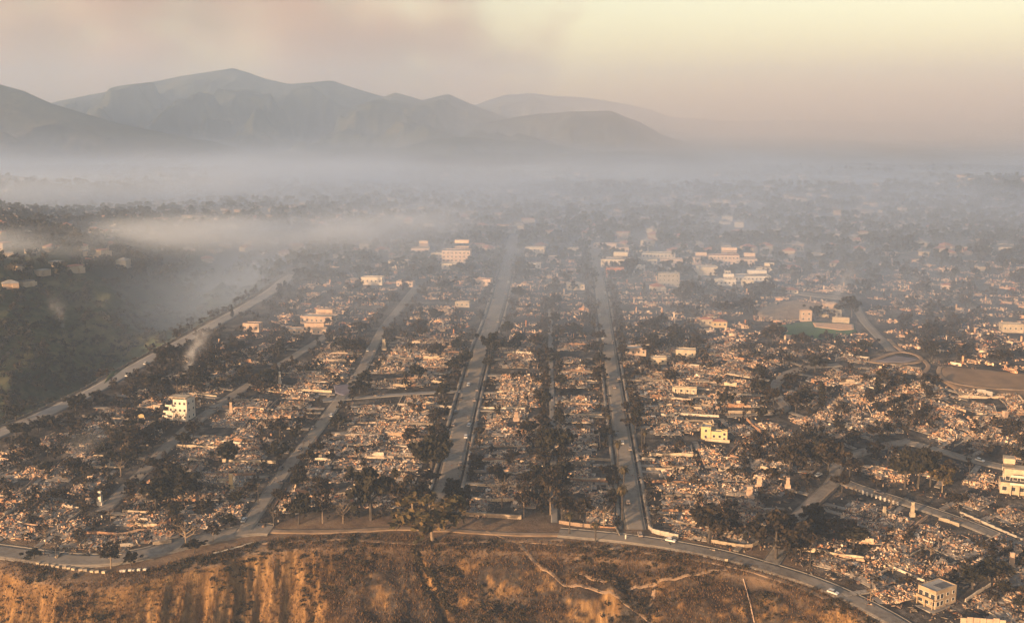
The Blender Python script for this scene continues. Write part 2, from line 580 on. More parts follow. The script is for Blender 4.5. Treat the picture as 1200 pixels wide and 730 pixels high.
def streak(label, x0, x1, line, sy, zc, sz, dens, grain, lo=.42, hi=.62, color=(.62, .74, .94), name='smoke_streak'):
    """a ribbon of smoke along y = a + b x, thick round height zc + slope"""
    a, b = line
    def f(M, MR, NZ, x, y, z):
        wob = M('MULTIPLY', M('SUBTRACT', NZ(1 / 160, 1, 1, 1, 2), .5), sy * 2.2)
        d = M('DIVIDE', M('ADD', M('SUBTRACT', y, M('MULTIPLY_ADD', x, b, a)), wob), sy)
        gy = M('EXPONENT', M('MULTIPLY', M('MULTIPLY', d, d), -1.0))
        e = M('DIVIDE', M('SUBTRACT', z, zc), sz)
        gz = M('EXPONENT', M('MULTIPLY', M('MULTIPLY', e, e), -1.0))
        w = M('MULTIPLY', MR(x, x0, x0 + (x1 - x0) * .35), MR(x, x1 - (x1 - x0) * .35, x1, 1, 0))
        return M('MULTIPLY', M('MULTIPLY', gy, gz), M('MULTIPLY', w, MR(NZ(grain, .6, 1, 2.5, 3), lo, hi, 0, 1)))
    ys = (a + b * x0, a + b * x1)
    return smoke_field(name, label, ((x0, x1), (min(ys) - sy * 3, max(ys) + sy * 3), (zc - sz * 2.2, zc + sz * 2.4)), f, color, dens, 2.0)


streak('grey smoke drifting low over the canyon road', -560, 20, (1130, .33), 55, 74, 12, .024, 1 / 100, .38, .6, (.72, .81, .95))
streak('smoke ribbon between the canyon road and the apartments', -330, 60, (1130, .3), 45, 78, 12, .009, 1 / 70)
streak('thin blue smoke in front of the apartments', -130, 40, (960, .25), 22, 66, 6, .014, 1 / 35)
streak('pale smoke lying over the hillside houses', -1100, -150, (1560, .05), 160, 88, 20, .006, 1 / 220, .36, .6)
streak('pale smoke lying below the mountain foot', -900, 700, (2050, .0), 260, 84, 22, .0040, 1 / 300, .36, .6)


def plume(label, px, py, hgt, lean, r0, r1, dens, seed):
    """a small column of smoke from a spot still burning"""
    p = at(px, py)
    def f(M, MR, NZ, x, y, z):
        t = M('DIVIDE', M('SUBTRACT', z, float(p[2])), hgt)
        cx = M('ADD', M('MULTIPLY', M('POWER', M('MAXIMUM', t, 0.0), 1.3), lean), float(p[0]))
        cx = M('ADD', cx, M('MULTIPLY', M('SUBTRACT', NZ(1 / (hgt * .3), 1, 1, 1, 2), .5), hgt * .35))
        rad = M('MULTIPLY_ADD', t, r1 - r0, r0)
        dx = M('DIVIDE', M('SUBTRACT', x, cx), rad); dy = M('DIVIDE', M('SUBTRACT', y, float(p[1])), rad)
        g = M('EXPONENT', M('MULTIPLY', M('ADD', M('MULTIPLY', dx, dx), M('MULTIPLY', dy, dy)), -1.6))
        return M('MULTIPLY', M('MULTIPLY', g, MR(NZ(1 / (hgt * .14), 1, 1, 1, 4), .36, .62, .05, 1)), M('MULTIPLY', MR(t, -.02, .05), MR(t, .35, 1.0, 1, 0)))
    w = abs(lean) + r1 * 2.5
    return smoke_field('smoke_plume', label, ((p[0] - w, p[0] + w), (p[1] - r1 * 2.2, p[1] + r1 * 2.2), (p[2] - 2, p[2] + hgt)), f, (.78, .8, .85), dens, 1.2)


plume('white smoke rising near the canyon road above the stepped building', 219, 437, 34, 16, 2.5, 8, .16, 1)
plume('thin smoke rising behind the ball field gym', 972, 362, 40, 22, 2, 9, .06, 2)
plume('faint smoke on the hill across the canyon', 73, 385, 30, -6, 2, 8, .05, 3)
plume('dusty smoke drifting over the canyon-edge rubble', 88, 535, 16, 14, 6, 14, .022, 4)

# ------------------------------------------------------------------ roads, paths, fields
def road_mat(name, c0, c1, stain):
    """paving with ash drifts, patches and tyre-worn stains"""
    m, n, b = new_mat(name)
    t1 = noise_node(n, .06, 8, .7); t2 = noise_node(n, .5, 6, .7); t3 = noise_node(n, .018, 3, .5, dist=1.5)
    a = ramp(n, t1.outputs[0], [(.3, c0), (.7, c1)]).outputs[0]
    s = ramp(n, t2.outputs[0], [(.36, (.55, .52, .5)), (.55, (1, 1, 1))]).outputs[0]
    a = mixc(n, a, s, .8, 'MULTIPLY')
    k = ramp(n, t3.outputs[0], [(.42, (0, 0, 0)), (.62, (1, 1, 1))]).outputs[0]
    a = mixc(n, a, mixc(n, a, stain, .55), k)
    n.links.new(a, b.inputs['Base Color']); b.inputs['Roughness'].default_value = .85
    return m


M_ROAD = road_mat('worn_road', (.12, .104, .09), (.21, .185, .16), (.26, .21, .16))
M_CONC = road_mat('pale_concrete', (.09, .08, .07), (.34, .3, .26), (.09, .075, .065))
M_KERB = simple_mat('kerb_concrete', (.11, .1, .09), (.2, .18, .16), .3, 6)
M_DIRT = simple_mat('trodden_dirt', (.14, .095, .062), (.28, .195, .13), .2, 6)
M_ALLEY = simple_mat('alley_concrete', (.13, .12, .115), (.22, .205, .19), .1, 7)
M_PAINT = simple_mat('road_paint', (.5, .47, .38), (.72, .69, .6), .8, 5)


def smooth_line(P, step=4.0):
    P = np.asarray(P, float)[:, :2]
    for _ in range(2):                                   # corner cutting
        Q = [P[0]]
        for a, b in zip(P[:-1], P[1:]): Q += [a * .75 + b * .25, a * .25 + b * .75]
        Q.append(P[-1]); P = np.array(Q)
    seg = np.linalg.norm(np.diff(P, axis=0), axis=1)
    s = np.concatenate([[0], np.cumsum(seg)])
    k = max(2, int(s[-1] / step))
    t = np.linspace(0, s[-1], k)
    return np.stack([np.interp(t, s, P[:, 0]), np.interp(t, s, P[:, 1])], -1)


def normals(L):
    T = np.gradient(L, axis=0); T /= np.linalg.norm(T, axis=1)[:, None] + 1e-9
    return np.stack([T[:, 1], -T[:, 0]], -1)             # points to the park side for lines that run away from the camera


ROADS = []          # (centreline, half width)


def ribbon(name, L, w, mat, lift=.3, off=0.0, parent=None, kind='structure', skirt=.5, across=5, wob=0):
    N = normals(L)
    ws = np.asarray(w) * np.ones(len(L))
    if wob: ws = ws * (1 + wob * (fbm(L[:, 0] / 9, L[:, 1] / 9, 2) - .5))
    us = np.linspace(-.5, .5, across)
    pts = L[:, None, :] + N[:, None, :] * (off + us[None, :, None] * ws[:, None, None])
    Z = height(pts[..., 0], pts[..., 1])
    Z = Z * .5 + Z.mean(1, keepdims=True) * .5 + lift if across > 3 else Z + lift
    V = np.concatenate([pts, Z[..., None]], -1)
    if skirt:
        a = V[:, :1].copy(); b = V[:, -1:].copy(); a[..., 2] -= skirt; b[..., 2] -= skirt
        V = np.concatenate([a, V, b], 1)
    n, k = V.shape[:2]
    i = np.arange(n - 1)[:, None] * k + np.arange(k - 1)[None, :]
    F = np.stack([i, i + 1, i + k + 1, i + k], -1).reshape(-1, 4)
    o = link(name, mesh(name, V.reshape(-1, 3), F, [mat], True), parent)
    if kind and parent is None: tag(o, kind=kind)
    return o


def gpts(px): return [at(*p)[:2] for p in px]


STREETS = {}


def street(key, px, w, name='road', mat=None, walks=True, step=4.0, mark=False):
    L = smooth_line(gpts(px), step)
    STREETS[key] = L
    ROADS.append((L, w / 2))
    ribbon(name, L, w, mat or M_ROAD, .34 if name == 'road' else .28, across=7)
    if not walks and name == 'road' and mat is None:
        for s in (-1, 1): ribbon('kerb', L, .28, M_KERB, .44, s * (w / 2 + .15), across=3)
    if walks:
        for s in (-1, 1): ribbon('pavement', L, 1.7, M_CONC, .42, s * (w / 2 + 2.4), across=3)
        for s in (-1, 1): ribbon('kerb', L, .3, M_KERB, .47, s * (w / 2 + .17), across=3)


street('wide', [(512, 604), (518, 590), (530, 548), (545, 480), (562, 414), (574, 388), (585, 352), (594, 315), (599, 292), (602, 276)], 10.5)
street('tree', [(745, 621), (742, 604), (735, 555), (725, 487), (714, 412), (708, 372), (703, 335), (698, 302), (695, 285)], 8.5)
street('alley', [(650, 613), (649, 560), (648, 500), (646, 440), (645, 390), (645, 345)], 3.2, mat=M_ALLEY, walks=False)
street('diagonal', [(282, 628), (300, 602), (340, 543), (367, 511), (400, 465), (424, 436), (446, 388), (470, 360), (490, 335)], 6.5, walks=False)
street('stepped', [(120, 600), (165, 556), (197, 522), (230, 494), (267, 467), (310, 440), (350, 415), (385, 392)], 6.5, walks=False)
street('canyon', _can_px, 11, mat=M_ALLEY, walks=False)
street('bluff_a', [(-60, 640), (0, 646), (60, 655), (110, 658), (160, 652), (215, 637), (262, 627), (296, 620), (318, 621)], 11, walks=False)
street('bluff_b', [(655, 624), (700, 628), (742, 632), (800, 641), (850, 651), (900, 665), (955, 682), (1005, 704), (1060, 734), (1110, 770)], 8.5, walks=False)
street('fork', [(903, 661), (917, 640), (932, 608), (957, 585), (980, 563), (978, 547), (992, 536), (1034, 523), (1068, 517)], 6.5, walks=False)
street('terrace', [(982, 562), (1002, 571), (1067, 591), (1122, 609), (1200, 641), (1260, 668)], 6.5, walks=False)
street('upper', [(1034, 523), (1062, 518), (1100, 528), (1135, 539), (1200, 553), (1260, 566)], 6.5, walks=False)
street('curved', [(985, 428), (950, 430), (925, 436), (911, 446), (906, 459), (914, 469), (922, 477), (914, 483), (880, 485), (850, 487)], 6, walks=False)
street('cross', [(378, 470), (470, 462), (550, 458)], 5, walks=False, mat=M_ALLEY)
street('hall', [(602, 276), (650, 283), (700, 292), (790, 318), (880, 338), (1000, 352)], 8, walks=False)
street('park_road', [(1000, 352), (1010, 375), (1030, 395), (1045, 412)], 6, walks=False)

for px, w in [([(610, 640), (630, 662), (650, 675), (682, 685), (707, 695), (735, 707), (752, 719), (770, 735)], 1.9),
              ([(676, 670), (687, 676), (720, 681), (762, 682), (800, 676), (852, 667)], 1.5),
              ([(767, 682), (766, 700), (756, 712), (746, 722)], 1.6),
              ([(300, 636), (360, 633), (407, 630), (440, 634), (485, 637), (540, 635), (600, 633), (660, 632)], 2.6),
              ([(300, 621), (340, 623), (410, 622), (470, 618), (540, 622), (600, 626), (655, 626)], 4.5),
              ([(600, 633), (660, 637), (720, 641), (790, 652), (850, 660), (905, 676), (955, 694), (1000, 716)], 3.2),
              ([(80, 680), (92, 672), (100, 664)], 1.3),
              ([(570, 622), (590, 630), (612, 638)], 1.3)]:
    ribbon('path', smooth_line(gpts(px), 1.2), w, M_DIRT, .16, across=5, wob=.7, skirt=.25)
for px in [[(1018, 424), (1030, 420), (1045, 414), (1058, 412), (1075, 416), (1082, 422), (1072, 426), (1050, 427), (1032, 426), (1018, 424)],
           [(1082, 422), (1090, 430), (1082, 437), (1076, 444)], [(1102, 430), (1099, 438), (1108, 447), (1135, 453), (1170, 456), (1215, 458)],
           [(1058, 412), (1048, 405), (1042, 398)]]:
    L = smooth_line(gpts(px), 3); ribbon('path', L, 3.0, M_DIRT, .5, across=5); ROADS.append((L, 2))


def patch(name, px, mat, lift, rings=7, parent=None):
    P = np.array(gpts(px)); c = P.mean(0)
    n = len(P)
    Q = np.concatenate([P, P[:1]]); t = np.linspace(0, n, n * 5 + 1)[:-1]
    P2 = np.stack([np.interp(t, range(n + 1), Q[:, 0]), np.interp(t, range(n + 1), Q[:, 1])], -1)
    V = [[*c, h1(*c) + lift]]; F = []
    m = len(P2)
    for r in range(1, rings + 1):
        q = c + (P2 - c) * r / rings
        z = height(q[:, 0], q[:, 1]) + lift
        V += [[x, y, k] for (x, y), k in zip(q, z)]
    q = V[-m:]
    V += [[x, y, z - lift - .4] for x, y, z in q]
    for k in range(m):
        F.append((0, 1 + k, 1 + (k + 1) % m))
        for r in range(rings):
            a = 1 + r * m
            F.append((a + k, a + m + k, a + m + (k + 1) % m, a + (k + 1) % m))
    o = link(name, mesh(name, V, F, [mat], True), parent); tag(o, kind='structure')
    return o


M_LAWN = simple_mat('ball_field_grass', (.035, .075, .022), (.06, .11, .035), .05, 6)
M_INF = simple_mat('infield_dirt', (.42, .25, .15), (.52, .33, .2), .1, 5)
M_FIELD = simple_mat('dry_field', (.12, .08, .05), (.22, .145, .09), .06, 7)
patch('field', [(905, 381), (950, 377), (1000, 380), (1004, 390), (975, 398), (925, 396), (906, 390)], M_LAWN, .5)
patch('infield', [(952, 379), (1000, 381), (1001, 387), (985, 388), (955, 384)], M_INF, .75)
patch('infield', [(905, 391), (928, 394), (926, 397), (906, 396)], M_INF, .75)
patch('lot', [(885, 357), (930, 352), (985, 356), (990, 366), (950, 374), (905, 378), (888, 370)], M_DIRT, .35)
patch('field', [(1104, 428), (1150, 432), (1225, 440), (1225, 470), (1170, 466), (1120, 458), (1096, 442)], M_FIELD, .35)
patch('field', [(1022, 424), (1050, 417), (1078, 421), (1060, 425)], simple_mat('grey_lot', (.1, .09, .1), (.16, .14, .15), .1), .36)
patch('verge', [(122, 450), (150, 428), (182, 408), (208, 394), (203, 388), (170, 402), (135, 425), (112, 446)], simple_mat('verge_grass', (.03, .042, .018), (.065, .075, .034), .06, 6), .5)
patch('court', [(391, 452), (409, 451), (412, 461), (402, 464), (393, 461)], simple_mat('tennis_court', (.1, .09, .12), (.14, .125, .15), .2), .6)

_RP = np.concatenate([np.concatenate([L, np.full((len(L), 1), w)], 1) for L, w in ROADS])


def road_gap(x, y):
    d = np.hypot(_RP[:, 0] - x, _RP[:, 1] - y) - _RP[:, 2]
    return float(d.min())


# ------------------------------------------------------------------ words for labels
_ORD = ('first second third fourth fifth sixth seventh eighth ninth tenth eleventh twelfth thirteenth fourteenth fifteenth sixteenth '
        'seventeenth eighteenth nineteenth twentieth').split()
_TEN = {2: 'twenty', 3: 'thirty', 4: 'forty', 5: 'fifty', 6: 'sixty', 7: 'seventy', 8: 'eighty', 9: 'ninety'}


def ordw(n):
    if n <= 20: return _ORD[n - 1]
    if n > 99: return 'hundred-and-' + ordw(n - 100) if n > 100 else 'hundredth'
    t, u = divmod(n, 10)
    if u == 0: return _TEN[t][:-1] + 'ieth'
    return _TEN[t] + '-' + _ORD[u - 1]


ST_NAME = {'wide': 'the wide grey centre street', 'tree': 'the tree-lined street', 'alley': 'the narrow shaded alley',
           'diagonal': 'the diagonal street', 'stepped': 'the stepped building street',
           'canyon': 'the canyon road', 'bluff_a': 'the grey bluff road', 'bluff_b': 'the paved bluff road',
           'fork': 'the forked street', 'terrace': 'the lower terrace street', 'upper': 'the upper terrace street',
           'curved': 'the curved loop road'}
SIDE = {-1: 'canyon side', 1: 'park side'}
LAND = {   # things a label can count outward from
    'the white stepped building': (210, 490), 'the yellow two-storey house': (833, 515), 'the bluff corner house': (1108, 708),
    'the terraced cream house': (1188, 578), 'the ball field': (955, 388), 'the brown park field': (1150, 448), 'the arcaded apartment block': (535, 315),
    'the school halls': (860, 330), 'the red-roofed villa': (838, 382), 'the loop road': (912, 460), 'the tennis court': (402, 458),
    'the red shed': (190, 557), 'the tall white chimney': (118, 592), 'the pair of palms': (682, 628), 'the two cars on the canyon road': (158, 434),
    'the flat-roofed pale houses': (745, 418), 'the street fork': (980, 563), 'the twin cypresses': (990, 465), 'the grey canyon slope': (60, 440)}
LANDP = {k: at(*v)[:2] for k, v in LAND.items()}
_count = {}


def from_landmark(p, kind):
    k = min(LANDP, key=lambda q: np.hypot(*(LANDP[q] - np.array(p[:2]))))
    _count.setdefault((kind, k), []).append(p)
    return k


# ------------------------------------------------------------------ burnt houses
PAL = [(0, (.62, .51, .39)), (.10, (.03, .027, .026)), (.24, (.44, .32, .23)), (.36, (.11, .095, .085)), (.48, (.55, .36, .24)), (.57, (.72, .64, .54)), (.66, (.24, .2, .17)), (.76, (.36, .18, .1)), (.84, (.54, .45, .36)), (.93, (.05, .044, .04))]
M_RUB = island_mat('burnt_debris', PAL, .9, obj=[(0, (.4, .38, .37)), (.25, (.75, .7, .66)), (.5, (1.25, 1.1, .98)), (.75, (.9, .9, .92)), (1, (1.4, 1.22, 1.05))])
M_WALL = island_mat('scorched_stucco', [(0, (.5, .41, .31)), (.18, (.44, .3, .21)), (.36, (.36, .31, .26)), (.5, (.56, .49, .41)), (.6, (.32, .19, .12)), (.76, (.46, .37, .29)), (.88, (.2, .17, .145))], .8)
M_BRICK = island_mat('chimney_brick', [(0, (.42, .22, .14)), (.3, (.56, .4, .28)), (.5, (.62, .54, .44)), (.65, (.36, .18, .11)), (.8, (.5, .36, .26)), (.97, (.66, .6, .52))], .9)
M_SLAB = simple_mat('ashy_slab', (.1, .09, .085), (.3, .27, .24), .25, 7)
M_ASH = simple_mat('ash_heap', (.07, .062, .058), (.26, .22, .185), .35, 7)


M_SHEET = island_mat('fallen_sheeting', [(0, (.16, .15, .145)), (.25, (.42, .37, .32)), (.45, (.09, .085, .085)), (.6, (.3, .2, .14)), (.75, (.24, .23, .225)), (.9, (.5, .46, .42))], .95)


def jag_wall(B, x0, y0, x1, y1, h, rnd, t=.28, cols=None):
    L = math.hypot(x1 - x0, y1 - y0); n = cols or max(2, int(L / 1.1))
    nx, ny = -(y1 - y0) / L * t / 2, (x1 - x0) / L * t / 2
    hs = [h * rnd.choice((1, 1, .9, .6, .75, .35)) for _ in range(n)]
    V = []; F = []
    for i in range(n + 1):
        f = i / n; x, y = x0 + (x1 - x0) * f, y0 + (y1 - y0) * f
        hh = max(.15, (hs[min(i, n - 1)] + hs[max(i - 1, 0)]) / 2)
        V += [(x - nx, y - ny, -.3), (x + nx, y + ny, -.3), (x + nx, y + ny, hh), (x - nx, y - ny, hh)]
    for i in range(n):
        a = 4 * i; b = a + 4
        F += [(a, b, b + 3, a + 3), (b + 1, a + 1, a + 2, b + 2), (a + 3, b + 3, b + 2, a + 2)]
    F += [(0, 3, 2, 1), (4 * n, 4 * n + 1, 4 * n + 2, 4 * n + 3)]
    B.add(V, F)


def chips(B, rnd, n, x0, x1, y0, y1, zf, big=1.0):
    heaps = [(rnd.uniform(x0, x1), rnd.uniform(y0, y1), rnd.uniform(.6, 2.2)) for _ in range(9)]
    for _ in range(n):
        x, y = rnd.uniform(x0, x1), rnd.uniform(y0, y1)
        if rnd.random() < .72:
            q = rnd.choice(heaps); x, y = min(x1, max(x0, rnd.gauss(q[0], q[2]))), min(y1, max(y0, rnd.gauss(q[1], q[2] * 1.2)))
        r = rnd.random()
        if r < .42: d = (rnd.uniform(.25, .9), rnd.uniform(.2, .7), rnd.uniform(.15, .6))
        elif r < .64: d = (rnd.uniform(.8, 3.4), rnd.uniform(.5, 2.2), rnd.uniform(.06, .16))
        elif r < .78: d = (rnd.uniform(1.5, 4.2), rnd.uniform(.12, .3), rnd.uniform(.12, .3))
        else: d = (rnd.uniform(.3, 1.3), rnd.uniform(.15, .4), rnd.uniform(.5, 1.5))
        d = tuple(k * big for k in d)
        B.box((x, y, zf(x, y) + d[2] * .25), d, rnd.uniform(0, 3.14) if rnd.random() < .5 else rnd.choice((0, 1.57)) + rnd.gauss(0, .12),
              (rnd.gauss(0, .3), rnd.gauss(0, .3)), 0, False)


def ruin_template(seed):
    rnd = random.Random(seed)
    parts = []
    w = rnd.uniform(5.2, 6.6); y0 = rnd.uniform(-8, -5); y1 = rnd.uniform(9, 13)
    B = MB(); B.box((0, (y0 + y1) / 2, -.15), (2 * w, y1 - y0, .8))
    B.box((rnd.uniform(-2, 2), y0 - 1.2, -.25), (5, 2.4, .7)); parts.append(('foundation', B, M_SLAB))
    # ash heap, an uneven sheet over the slab
    n = 9; V = []; F = []
    A = MB()
    ph = rnd.random() * 50
    def zf(x, y):
        u = (x + w) / (2 * w); v = (y - y0) / (y1 - y0)
        ed = max(0, min(1, 5 * min(u, 1 - u))) * max(0, min(1, 6 * min(v, 1 - v)))
        return .26 + 1.0 * ed * (.2 + float(vnoise(x / 2.6 + ph, y / 2.6)))
    nx, ny = 9, 13
    for j in range(ny + 1):
        for i in range(nx + 1):
            x, y = -w + 2 * w * i / nx, y0 + (y1 - y0) * j / ny
            V.append((x, y, zf(x, y) - .05))
    for j in range(ny):
        for i in range(nx):
            a = j * (nx + 1) + i; F.append((a, a + 1, a + nx + 2, a + nx + 1))
    A.add(V, F); parts.append(('ash_heap', A, M_ASH))
    C = MB(); chips(C, rnd, 270, -w, w, y0, y1, zf, .86)
    chips(C, rnd, 60, -7.5, 7.5, -14, 15, lambda x, y: .05, .8); parts.append(('rubble', C, M_RUB))
    # what still stands of the walls
    spots = [(-w, y0, w, y0), (-w, y1, w, y1), (-w, y0, -w, y1), (w, y0, w, y1)]
    for k in range(rnd.randint(2, 4)):                       # fallen roof and wall sheets
        B = MB(); B.box((rnd.uniform(-w + 1, w - 1), rnd.uniform(y0 + 1, y1 - 1), .75), (rnd.uniform(2.2, 4.5), rnd.uniform(1.6, 3.4), .1), rnd.uniform(0, 3.1), (rnd.gauss(0, .22), rnd.gauss(0, .22)))
        parts.append(('fallen_sheet', B, M_SHEET))
    for k in range(rnd.randint(5, 8)):
        B = MB()
        if k < 2:
            x0_, y0_, x1_, y1_ = spots[rnd.randrange(4)]
            a = rnd.uniform(0, .5); b = rnd.uniform(a + .25, 1)
            p = [x0_ + (x1_ - x0_) * a, y0_ + (y1_ - y0_) * a, x0_ + (x1_ - x0_) * b, y0_ + (y1_ - y0_) * b]
        else:
            yy = rnd.uniform(y0 + 1, y1 - 1); xx = rnd.uniform(-w, w - 4)
            p = [xx, yy, xx + rnd.uniform(2.5, 5.5), yy] if rnd.random() < .75 else [xx, yy, xx, min(y1, yy + rnd.uniform(2, 5))]
        jag_wall(B, *p, rnd.choice((.6, .8, 1.0, 1.4, 2.1)), rnd); parts.append(('wall_remnant', B, M_WALL))
    for k in range(rnd.choice((0, 0, 0, 0, 1))):
        B = MB(); x, y = rnd.choice((-w + .6, w - .6, rnd.uniform(-w, w) * .6)), rnd.uniform(y0 + 1, y1 - 1)
        hgt = rnd.uniform(1.6, 3.4)
        B.box((x, y, .9), (1.9, 1.1, 2.0)); B.box((x, y, hgt / 2 + .9), (.95, .8, hgt)); B.box((x, y, hgt + 1.0), (1.2, 1.05, .3)); parts.append(('chimney', B, M_BRICK))
    if rnd.random() < .8:
        B = MB(); x = rnd.choice((-5.2, 5.0)); B.box((x, -12, .02), (2.7, 10.5, .5)); parts.append(('driveway', B, M_CONC))
    if rnd.random() < .4:
        B = MB(); x = rnd.choice((-7.3, 7.3)); jag_wall(B, x, rnd.uniform(-15, -6), x, rnd.uniform(8, 16), rnd.choice((.8, 1.1, 1.6)), random.Random(seed + 5) if rnd.random() < .4 else type('q', (), {'choice': staticmethod(lambda s: 1)}), .3, 9)
        parts.append(('garden_wall', B, M_WALL))
    if rnd.random() < .3:
        B = MB(); jag_wall(B, -7.2, 15.4, 7.2, 15.4, rnd.choice((.9, 1.4)), rnd, .28, 6); parts.append(('garden_wall', B, M_WALL))
    return [(nm, b.mesh(nm, [m]), m) for nm, b, m in parts]


RUINS = [ruin_template(100 + k) for k in range(16)]


def lod_ruin(seed):
    rnd = random.Random(seed); B = MB()
    zf = lambda x, y: .3 + .5 * float(vnoise(x / 3 + seed, y / 3))
    chips(B, rnd, 62, -6.5, 6.5, -8, 13, zf, 1.35)
    for k in range(5):
        yy = rnd.uniform(-9, 14); xx = rnd.uniform(-7, 0)
        B.box((xx + 3, yy, .5), (rnd.uniform(3, 9), .35, rnd.uniform(1, 2.4)), 0, (0, 0), 0, False)
    if rnd.random() < .4: B.box((rnd.uniform(-4, 4), rnd.uniform(-4, 8), 2), (1.1, .9, 5), 0, (0, 0), 0, False)
    return np.array(B.V), np.array(B.F)


class Field:
    """joins many copies of small meshes into one arrays-only mesh"""
    def __init__(s): s.V = []; s.F = []; s.n = 0

    def put(s, tpl, loc, rz, sc=1.0):
        V, F = tpl
        c, si = math.cos(rz), math.sin(rz)
        sx = sc if np.isscalar(sc) else np.array(sc)
        P = V * sx
        Q = np.stack([P[:, 0] * c - P[:, 1] * si + loc[0], P[:, 0] * si + P[:, 1] * c + loc[1], P[:, 2] + loc[2]], -1)
        s.V.append(Q); s.F.append(F + s.n); s.n += len(V)

    def build(s, name, mats):
        return link(name, mesh(name, np.concatenate(s.V), np.concatenate(s.F), mats))


# taken ground: anything placed keeps its distance
_taken = {}


def clear(x, y, r):
    i, j = int(x // 40), int(y // 40)
    for u in (i - 1, i, i + 1):
        for v in (j - 1, j, j + 1):
            for a, b, q in _taken.get((u, v), ()):
                if math.hypot(a - x, b - y) < r + q: return False
    return True


def keep(x, y, r): _taken.setdefault((int(x // 40), int(y // 40)), []).append((x, y, r))


def inframe(x, y, m=20, z=None):
    p = px_of((x, y, h1(x, y) if z is None else z))
    return -m < p[0] < PW + m and 0 < p[1] < PH + m


def place(template, name, loc, rz, label, cat, group, tilt=True, sc=1.0, datas=None):
    o = empty(name, loc, rz)
    if tilt:
        x, y = loc[0], loc[1]
        gx = (h1(x + 5, y) - h1(x - 5, y)) / 10; gy = (h1(x, y + 5) - h1(x, y - 5)) / 10
        nrm = Vector((-gx, -gy, 1)).normalized()
        q = Vector((0, 0, 1)).rotation_difference(nrm) @ Matrix.Rotation(rz, 3, 'Z').to_quaternion()
        o.rotation_euler = q.to_euler()
    o.scale = (sc, sc, sc) if np.isscalar(sc) else sc
    for nm, me, m in template:
        p = link(nm, me, o)
        if nm == 'rubble': p['kind'] = 'stuff'
    tag(o, label, cat, group)
    return o

# ------------------------------------------------------------------ standing buildings
M_GLASS, _n, _b = new_mat('dark_window'); _b.inputs['Base Color'].default_value = (.03, .032, .036, 1); _b.inputs['Roughness'].default_value = .25; _b.inputs['Specular IOR Level'].default_value = .4
M_FRAME = simple_mat('window_frame', (.5, .46, .4), (.62, .58, .52), 1)
M_CREAM = simple_mat('cream_stucco', (.25, .2, .145), (.45, .37, .27), .3, 7)
M_WHITE = simple_mat('white_stucco', (.42, .37, .31), (.56, .5, .43), .25, 5)
M_YELLOW = simple_mat('yellow_stucco', (.4, .29, .15), (.48, .37, .21), .25, 5)
M_PINK = simple_mat('peach_stucco', (.27, .185, .135), (.47, .35, .26), .3, 7)
M_REDW = simple_mat('red_brick_wall', (.34, .14, .09), (.44, .2, .13), .3, 5)
M_TILE = simple_mat('red_roof_tile', (.26, .1, .065), (.38, .17, .11), .6, 5)
M_FLAT = simple_mat('flat_roof', (.2, .185, .17), (.34, .315, .29), .15, 6)
M_DARKR = simple_mat('dark_roof', (.07, .068, .07), (.14, .13, .13), .2, 6)
M_PALER = simple_mat('pale_roof', (.3, .27, .23), (.42, .38, .33), .15, 5)


def window_mesh(w, h):
    B = MB(); t = .12
    B.box((0, -.02, 0), (w, .08, h), m=0)
    for s in (-1, 1):
        B.box((s * (w / 2 + t / 2), -.03, 0), (t, .14, h + 2 * t), m=1); B.box((0, -.035, s * (h / 2 + t / 2)), (w, .13, t), m=1)
    return B.mesh('window', [M_GLASS, M_FRAME])


_win = {}


def add_windows(parent, face, x0, x1, y, zs, n, w=1.3, h=1.4, skip=()):
    key = (w, h)
    if key not in _win: _win[key] = window_mesh(w, h)
    for j, z in enumerate(zs):
        for i in range(n):
            if (i, j) in skip: continue
            u = x0 + (x1 - x0) * (i + .5) / n
            o = link('window', _win[key], parent)
            if face == 'f': o.location = (u, y, z)
            elif face == 'r': o.location = (y, u, z); o.rotation_euler = (0, 0, math.pi / 2)
            elif face == 'l': o.location = (y, u, z); o.rotation_euler = (0, 0, -math.pi / 2)


def hip_roof(B, x0, x1, y0, y1, z, h, ov=.5, m=0):
    x0 -= ov; x1 += ov; y0 -= ov; y1 += ov
    if x1 - x0 >= y1 - y0:
        k = (y1 - y0) / 2; a, b = (x0 + k, (y0 + y1) / 2, z + h), (x1 - k, (y0 + y1) / 2, z + h)
        B.add([(x0, y0, z), (x1, y0, z), (x1, y1, z), (x0, y1, z), a, b], [(0, 1, 5, 4), (1, 2, 5), (2, 3, 4, 5), (3, 0, 4), (3, 2, 1, 0)], m)
    else:
        k = (x1 - x0) / 2; a, b = ((x0 + x1) / 2, y0 + k, z + h), ((x0 + x1) / 2, y1 - k, z + h)
        B.add([(x0, y0, z), (x1, y0, z), (x1, y1, z), (x0, y1, z), a, b], [(0, 1, 4), (1, 2, 5, 4), (2, 3, 5), (3, 0, 4, 5), (3, 2, 1, 0)], m)


